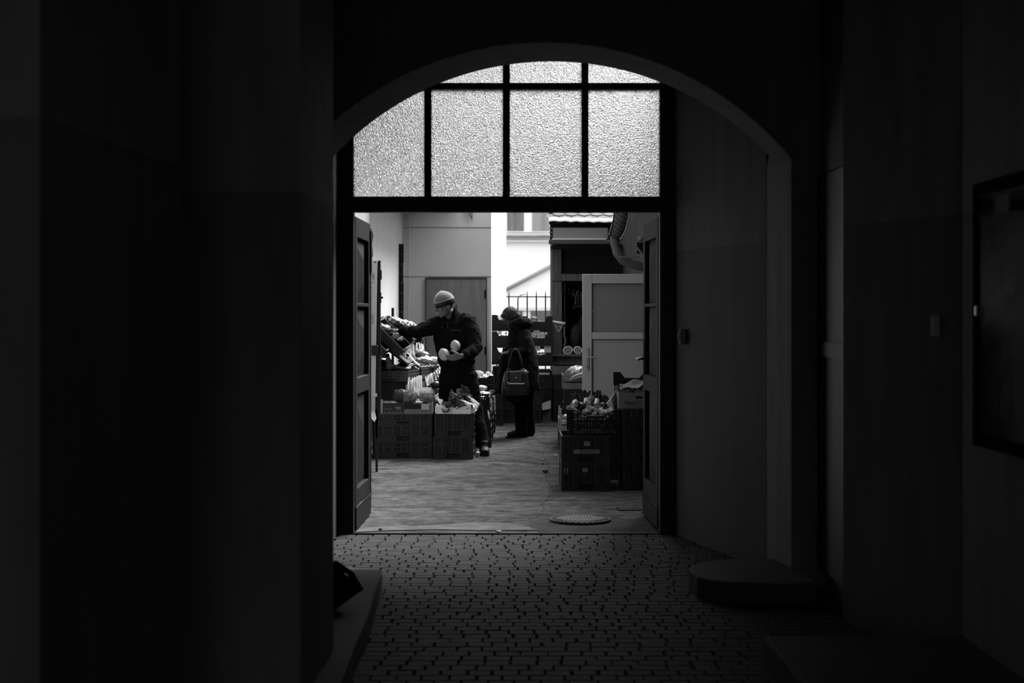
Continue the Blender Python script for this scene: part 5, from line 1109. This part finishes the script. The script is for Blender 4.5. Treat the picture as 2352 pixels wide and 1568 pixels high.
for i in range(7):                             # sleeve creases
    a = (eL - sL) * (i / 7.0) + sL; j.ball(a + Vector((0, 0, .05)), (.012, .05, .028))
jacket = j.build('jacket', M_cloth, man); remesh(jacket, .0075, 3); folds(jacket, .03, .06)
cl = MB(); g_ = [[], [], []]
for i in range(25):
    a = R(-118 + i * 236 / 24); k_ = max(0, math.cos(a)); top_ = 734 - 36 * k_ ** .7
    for r_, z_ in ((0, 0), (1, .5), (2, 1)):
        g_[r_].append(Vector((q(1037 - z_ * 2, 0).x + .068 * math.cos(a), 16.2 + .072 * math.sin(a), q(0, 742 + z_ * (top_ - 742)).z)))
cl.sheet(g_, .012); cl.build('collar', M_cloth, man, smooth=True)
MB().tube([q(1027, 738, 16.045), q(1028, 752, 16.05)], .004, 6).build('zip', mat('zip_grey', .02, .3, .5), man)
for x0, x1, y_ in ((1036, 1062, 758), (1012, 1018, 751)): MB().tube([q(x0, y_, 16.07), q(x1, y_ + 1, 16.07)], .003, 6).build('pocket_piping', mat('piping', .008, .5, .3), man)
p_ = MB()
p_.tube([q(1052, 835), q(1052, 850), q(1053, 872)], [.18, .19, .19], 20, ry=.13, ref=(1, 0, 0), dome=True)
p_.tube([hipL, kL, (aL[0], aL[1], .12)], [.105, .085, .07], 16, dome=True); p_.tube([hipR, kR, (aR[0], aR[1] - .01, .12)], [.11, .085, .07], 16, dome=True)
tro = p_.build('trousers', M_cloth, man); remesh(tro, .008, 3); folds(tro, .02, .08)
for nm, (fx_, fy_) in (('boot', (q(1113, 0, 15.87).x, 15.86)), ('boot', (-.73, 16.28))):
    b = MB(); b.tube([(fx_ - .012, fy_ + .16, .05), (fx_, fy_ + .08, .055), (fx_ + .004, fy_, .05), (fx_ + .006, fy_ - .05, .042)], [.045, .05, .052, .045], 14, ry=[.05, .05, .045, .034], ref=(1, 0, 0), dome=True)
    b.tube([(fx_ - .01, fy_ + .14, .04), (fx_ - .01, fy_ + .12, .14)], [.05, .052], 14, dome=True); bo = b.build(nm, M_shoe, man); remesh(bo, .006, 2)
    s_ = MB().prism([(fx_ + .052 * math.cos(a) + (-.008 if math.sin(a) > 0 else .004), fy_ + .05 + .13 * math.sin(a)) for a in [i * math.pi / 10 for i in range(20)]], 0, .022).build('sole', M_black, bo, bevel=.004)
    for k_ in range(4): MB().tube([(fx_ - .025, fy_ + .02 + k_ * .025, .098 + k_ * .012), (fx_ + .03, fy_ + .025 + k_ * .025, .1 + k_ * .012)], .003, 5).build('lace', M_shoe, bo)
# hat
f_, u_, r_ = frame(fdir, udir); Mh = Matrix((r_, f_, u_)).transposed(); hl = lambda a, b_, d_: hc + r_ * a + f_ * b_ + u_ * d_
def dome_rings(z0, z1, R0, prof, n=26, cy_=-.012):
    return [[hl(R0[0] * k_ * math.cos(2 * math.pi * j_ / n), cy_ + R0[1] * k_ * math.sin(2 * math.pi * j_ / n), z0 + (z1 - z0) * h_) for j_ in range(n)] for h_, k_ in prof]
def rings_mesh(rg, cap=True):
    n = len(rg[0]); m_ = MB(); m_.add([p for r__ in rg for p in r__], [(i * n + j_, i * n + (j_ + 1) % n, (i + 1) * n + (j_ + 1) % n, (i + 1) * n + j_) for i in range(len(rg) - 1) for j_ in range(n)] + ([tuple(range((len(rg) - 1) * n, len(rg) * n))] if cap else [])); return m_
hat = rings_mesh(dome_rings(.045, .168, (.098, .114), [(0, 1.0), (.15, 1.01), (.35, .96), (.55, .83), (.72, .64), (.86, .4), (.95, .18), (1, .03)])).build('knit_hat', mat('grey_fleece', .10, .95, .1, bump=.4, bs=80), man, smooth=True)
hat.data.materials[0].node_tree.nodes['Principled BSDF'].inputs['Sheen Weight'].default_value = .6
rings_mesh(dome_rings(.0, .06, (.096, .113), [(0, .97), (.1, 1.02), (.5, 1.04), (.9, 1.03), (1, .98)]), False).build('hat_band', M_black, hat, smooth=True)
MB().tube([hl(.101 * math.cos(2 * math.pi * j_ / 24), -.012 + .118 * math.sin(2 * math.pi * j_ / 24), .055) for j_ in range(25)], .005, 6, cap=False).build('hat_edge', mat('hat_light_edge', .2, .9, .1), hat, smooth=True)
# two pale vegetables he holds
kohl = mat('pale_turnip', .3, .5, .35, ns=7, na=.35, bump=.2, bs=20)
def turnip(c, r, label, tilt):
    t = thing('turnip', Vector(c) - Vector((0, 0, r)), label, 'vegetable'); m_ = Matrix.Rotation(tilt, 3, 'Y')
    MB().ball(c, (r, r, r * 1.12), m=m_, fn=lambda th, ph: 1 + .04 * math.sin(4 * ph) * math.sin(th), nu=22, nv=14).build('root', kohl, t, smooth=True)
    MB().tube([Vector(c) + m_ @ Vector((0, 0, r * 1.0)), Vector(c) + m_ @ Vector((0, 0, r * 1.22))], [r * .35, r * .12], 8).build('stem', kohl, t)
turnip(q(1020, 814, 15.94), .060, 'larger pale round vegetable in the man\'s curled hand', R(-25))
turnip(q(1046, 794, 15.98), .054, 'smaller pale round vegetable resting on the man\'s forearm', R(-10))

# ---- the woman
D1 = 18.35
def v(px, py, D=D1): return P(px, py, D)
wo_ = thing('person', (v(1203, 0).x, 18.35, 0), 'woman with short hair in a long dark hooded coat looking down', 'person')
b = MB(); wc = v(1173, 728, 18.3); wf = (-.80, -.12, -.58); wu = (-.55, 0, .82)
L, M = head(b, wc, wf, wu, .96)
b.tube([v(1200, 752, 18.34), v(1190, 744, 18.32), v(1182, 736, 18.3)], [.06, .052, .05], 12, dome=True)
b.tube([v(1208, 880), v(1203, 840), v(1202, 800), v(1203, 765), v(1201, 752)], [.12, .11, .10, .09, .06], 16, ry=[.15, .13, .14, .15, .08], ref=(1, 0, 0), dome=True)
sA, eA, wA = v(1203, 765, 18.18), v(1204, 806, 18.08), v(1168, 808, 18.0)
sB, eB, wB = v(1200, 765, 18.52), v(1192, 808, 18.6), v(1160, 830, 18.5)
for a_ in ((sA, eA, wA), (sB, eB, wB)): b.tube(a_, [.045, .038, .025], 12, dome=True)
hand(b, v(1166, 809, 18.02), (-1, .1, -.15), (0, -.4, .9), (0, .9, .2), .9, .7); hand(b, v(1158, 831, 18.5), (-.5, 0, -.9), (-.9, 0, .4), (0, -1, 0), .9, .9)
hips = [(v(1200, 880, 18.27), v(1197, 940, 18.24), v(1198, 992, 18.22)), (v(1208, 880, 18.45), v(1210, 940, 18.48), v(1216, 990, 18.50))]
for a_ in hips: b.tube(a_, [.075, .05, .035], 12, dome=True); 
for a_, px in ((hips[0], 1175), (hips[1], 1206)): b.tube([a_[2], Vector((a_[2].x, a_[2].y, .045)), Vector((a_[2].x - .12, a_[2].y, .03))], [.035, .035, .025], 10, dome=True)
body = b.build('body', M_skin, wo_); remesh(body, .0045, 2); eyes(L, M, .96, wo_)
c_ = MB()
def ring_(y, xl, xr, ry): return (v((xl + xr) / 2, y), (xr - xl) / 2 / FPX * D1, ry)
rg = [ring_(910, 1172, 1240, .24), ring_(904, 1160, 1242.5, .25), ring_(880, 1158, 1240, .245), ring_(850, 1156, 1237.5, .24), ring_(820, 1156, 1234, .225), ring_(790, 1162, 1227.5, .21), ring_(770, 1166, 1222, .205), ring_(757, 1170, 1218, .19), ring_(748, 1175, 1214, .13)]
c_.tube([a for a, _, _ in rg], [r1 for _, r1, _ in rg], 28, ry=[r2 for _, _, r2 in rg], ref=(1, 0, 0), dome=False)
c_.tube([sA, v(1206, 785, 18.12), eA, v(1188, 808, 18.03), v(1172, 808, 18.0)], [.08, .08, .075, .06, .05], 16, dome=True)
c_.tube([sB, eB, wB], [.08, .07, .045], 14, dome=True)
c_.tube([v(1160, 800, 18.35), v(1152, 850, 18.35), v(1148, 900, 18.35)], [.03, .05, .05], 12, ry=[.12, .16, .17], ref=(1, 0, 0), dome=True)
coat = c_.build('coat', M_cloth2, wo_); remesh(coat, .009, 3); folds(coat, .025, .12)
h_ = MB(); h_.tube([v(1174, 749, 18.22), v(1182, 743, 18.15), v(1196, 739, 18.13), v(1208, 740, 18.2), v(1213, 743, 18.34), v(1208, 740, 18.5), v(1194, 738, 18.55), v(1180, 745, 18.48), v(1174, 750, 18.4)], [.035, .05, .06, .06, .06, .06, .055, .045, .03], 14, dome=True)
h_.ball(v(1201, 741, 18.34), (.10, .13, .055)); hood = h_.build('hood', M_cloth2, wo_); remesh(hood, .008, 3); folds(hood, .02, .06)
hr = MB(); f2, u2, r2 = frame(wf, wu); Mw = Matrix((r2, f2, u2)).transposed(); wl = lambda a, b__, d_: wc + (r2 * a + f2 * b__ + u2 * d_)
hr.ball(wl(0, -.018, .03), (.088, .108, .098), m=Mw, nu=26, nv=18); hr.ball(wl(0, -.06, -.02), (.075, .06, .08), m=Mw); hr.ball(wl(0, .06, .07), (.07, .04, .03), m=Mw)
for s_ in (-1, 1): hr.ball(wl(s_ * .07, -.01, .0), (.022, .045, .045), m=Mw)
hair = hr.build('hair', M_hair, wo_); remesh(hair, .006, 1); folds(hair, .007, .02)
tr_ = MB()
for a_ in hips: tr_.tube([a_[0], a_[1], a_[2] + Vector((0, 0, -.02))], [.1, .085, .075], 14, ry=[.1, .08, .07], ref=(1, 0, 0), dome=True)
tr2 = tr_.build('trousers', M_cloth, wo_); remesh(tr2, .009, 3)
for (x0, x1, y_, D) in ((1161, 1212, 18.22, 18.2), (1186, 1226, 18.5, 18.5)):
    xa, xb = GX(x0, D), GX(x1, D); s_ = MB(); s_.tube([(xb - .03, y_, .05), (xb - .10, y_, .055), (xa + .10, y_, .045), (xa + .035, y_, .035)], [.045, .05, .042, .03], 14, ry=[.04, .042, .045, .04], ref=(0, 0, 1), dome=True)
    so_ = s_.build('shoe', M_shoe, wo_); remesh(so_, .006, 2); MB().prism([(xa + (xb - xa) * (.5 + .5 * math.cos(a)), y_ + .042 * math.sin(a)) for a in [i * math.pi / 10 for i in range(20)]], 0, .018).box(xb - .08, xb - .01, y_ - .03, y_ + .03, 0, .02).build('sole', M_black, so_)
# handbag
hb = thing('handbag', v(1184, 908, 17.93), 'glossy dark leather handbag hanging from the woman\'s forearm', 'handbag', rot=(0, 0, R(6))); gl = mat('glossy_leather', .02, .22, .6, ns=12, na=.3, bump=.3, bs=14)
X = lambda px: (px - 1184) / FPX * 17.93
Zb = lambda py: (908 - py) / FPX * 17.93
m_ = MB(); prof = [(0, .152, .06), (.03, .168, .075), (.12, .165, .07), (.22, .15, .045), (.285, .135, .02), (.3, .13, .015)]; rg2 = []
for z_, wx, wy in prof: rg2.append([(wx * max(-1, min(1, 1.25 * math.cos(a))) , wy * max(-1, min(1, 1.25 * math.sin(a))), z_ + .012 * math.cos(a)) for a in [i * math.pi / 14 for i in range(28)]])
n = 28; m_.add([p for r__ in rg2 for p in r__], [(i * n + j_, i * n + (j_ + 1) % n, (i + 1) * n + (j_ + 1) % n, (i + 1) * n + j_) for i in range(5) for j_ in range(n)] + [tuple(range(n))[::-1], tuple(range(5 * n, 6 * n))])
m_.build('bag_body', gl, hb, smooth=True, local=True)
MB().box(-.09, .11, -.088, -.07, .02, .155).build('front_pocket', gl, hb, bevel=.01, local=True, seg=2)
MB().box(-.09, .10, -.092, -.083, .135, .150).build('pocket_zip', M_metal, hb, bevel=.002, local=True)
MB().ball((-.10, -.088, .15), (.012, .008, .015)).build('buckle', M_metal, hb, smooth=True, local=True)
MB().ball((0, -.05, .215), (.012, .006, .008)).build('clasp', M_metal, hb, smooth=True, local=True)
for s_ in (-.085, .085):
    MB().box(s_ - .012, s_ + .012, -.062, -.052, .15, .29).build('strap_tab', gl, hb, bevel=.003, local=True)
    MB().tube([(s_ + .022 * math.cos(a), -.058, .305 + .026 * math.sin(a)) for a in [i * math.pi / 8 for i in range(17)]], .0035, 6, cap=False).build('ring', M_metal, hb, smooth=True, local=True)
MB().tube([(-.085, -.058, .325), (-.075, -.05, .42), (-.04, .0, .53), (.0, .03, .565), (.04, .02, .53), (.075, -.04, .42), (.085, -.058, .325)], .009, 8).build('handle', M_black, hb, smooth=True, local=True)
MB().tube([(-.085, .03, .29), (-.07, .03, .42), (-.03, .05, .54), (.03, .05, .54), (.07, .04, .42), (.085, .03, .29)], .009, 8).build('handle', M_black, hb, smooth=True, local=True)
MB().ball((.125, -.06, .285), (.032, .006, .014), m=Matrix.Rotation(R(15), 3, 'Y')).build('tag', mat('bag_tag', .25, .3, .5), hb, smooth=True, local=True)
# shopping bag in the other hand
sb = thing('shopping_bag', v(1144, 903, 18.6), 'plain black shopping bag held low in front of the woman\'s coat', 'bag')
m_ = MB(); a = [v(1131, 840, 18.6), v(1157, 838, 18.6), v(1160, 902, 18.6), v(1137, 902, 18.6)]
m_.add([p + Vector((0, -.07, 0)) for p in a] + [p + Vector((0, .07, 0)) for p in a], [(0, 1, 2, 3), (7, 6, 5, 4), (0, 4, 5, 1), (1, 5, 6, 2), (2, 6, 7, 3), (3, 7, 4, 0)]); m_.build('bag_body', M_black, sb, bevel=.02, seg=3)
MB().tube([v(1140, 840, 18.6), v(1148, 822, 18.58), v(1156, 830, 18.55), v(1154, 840, 18.6)], .007, 6).build('handle', M_black, sb)
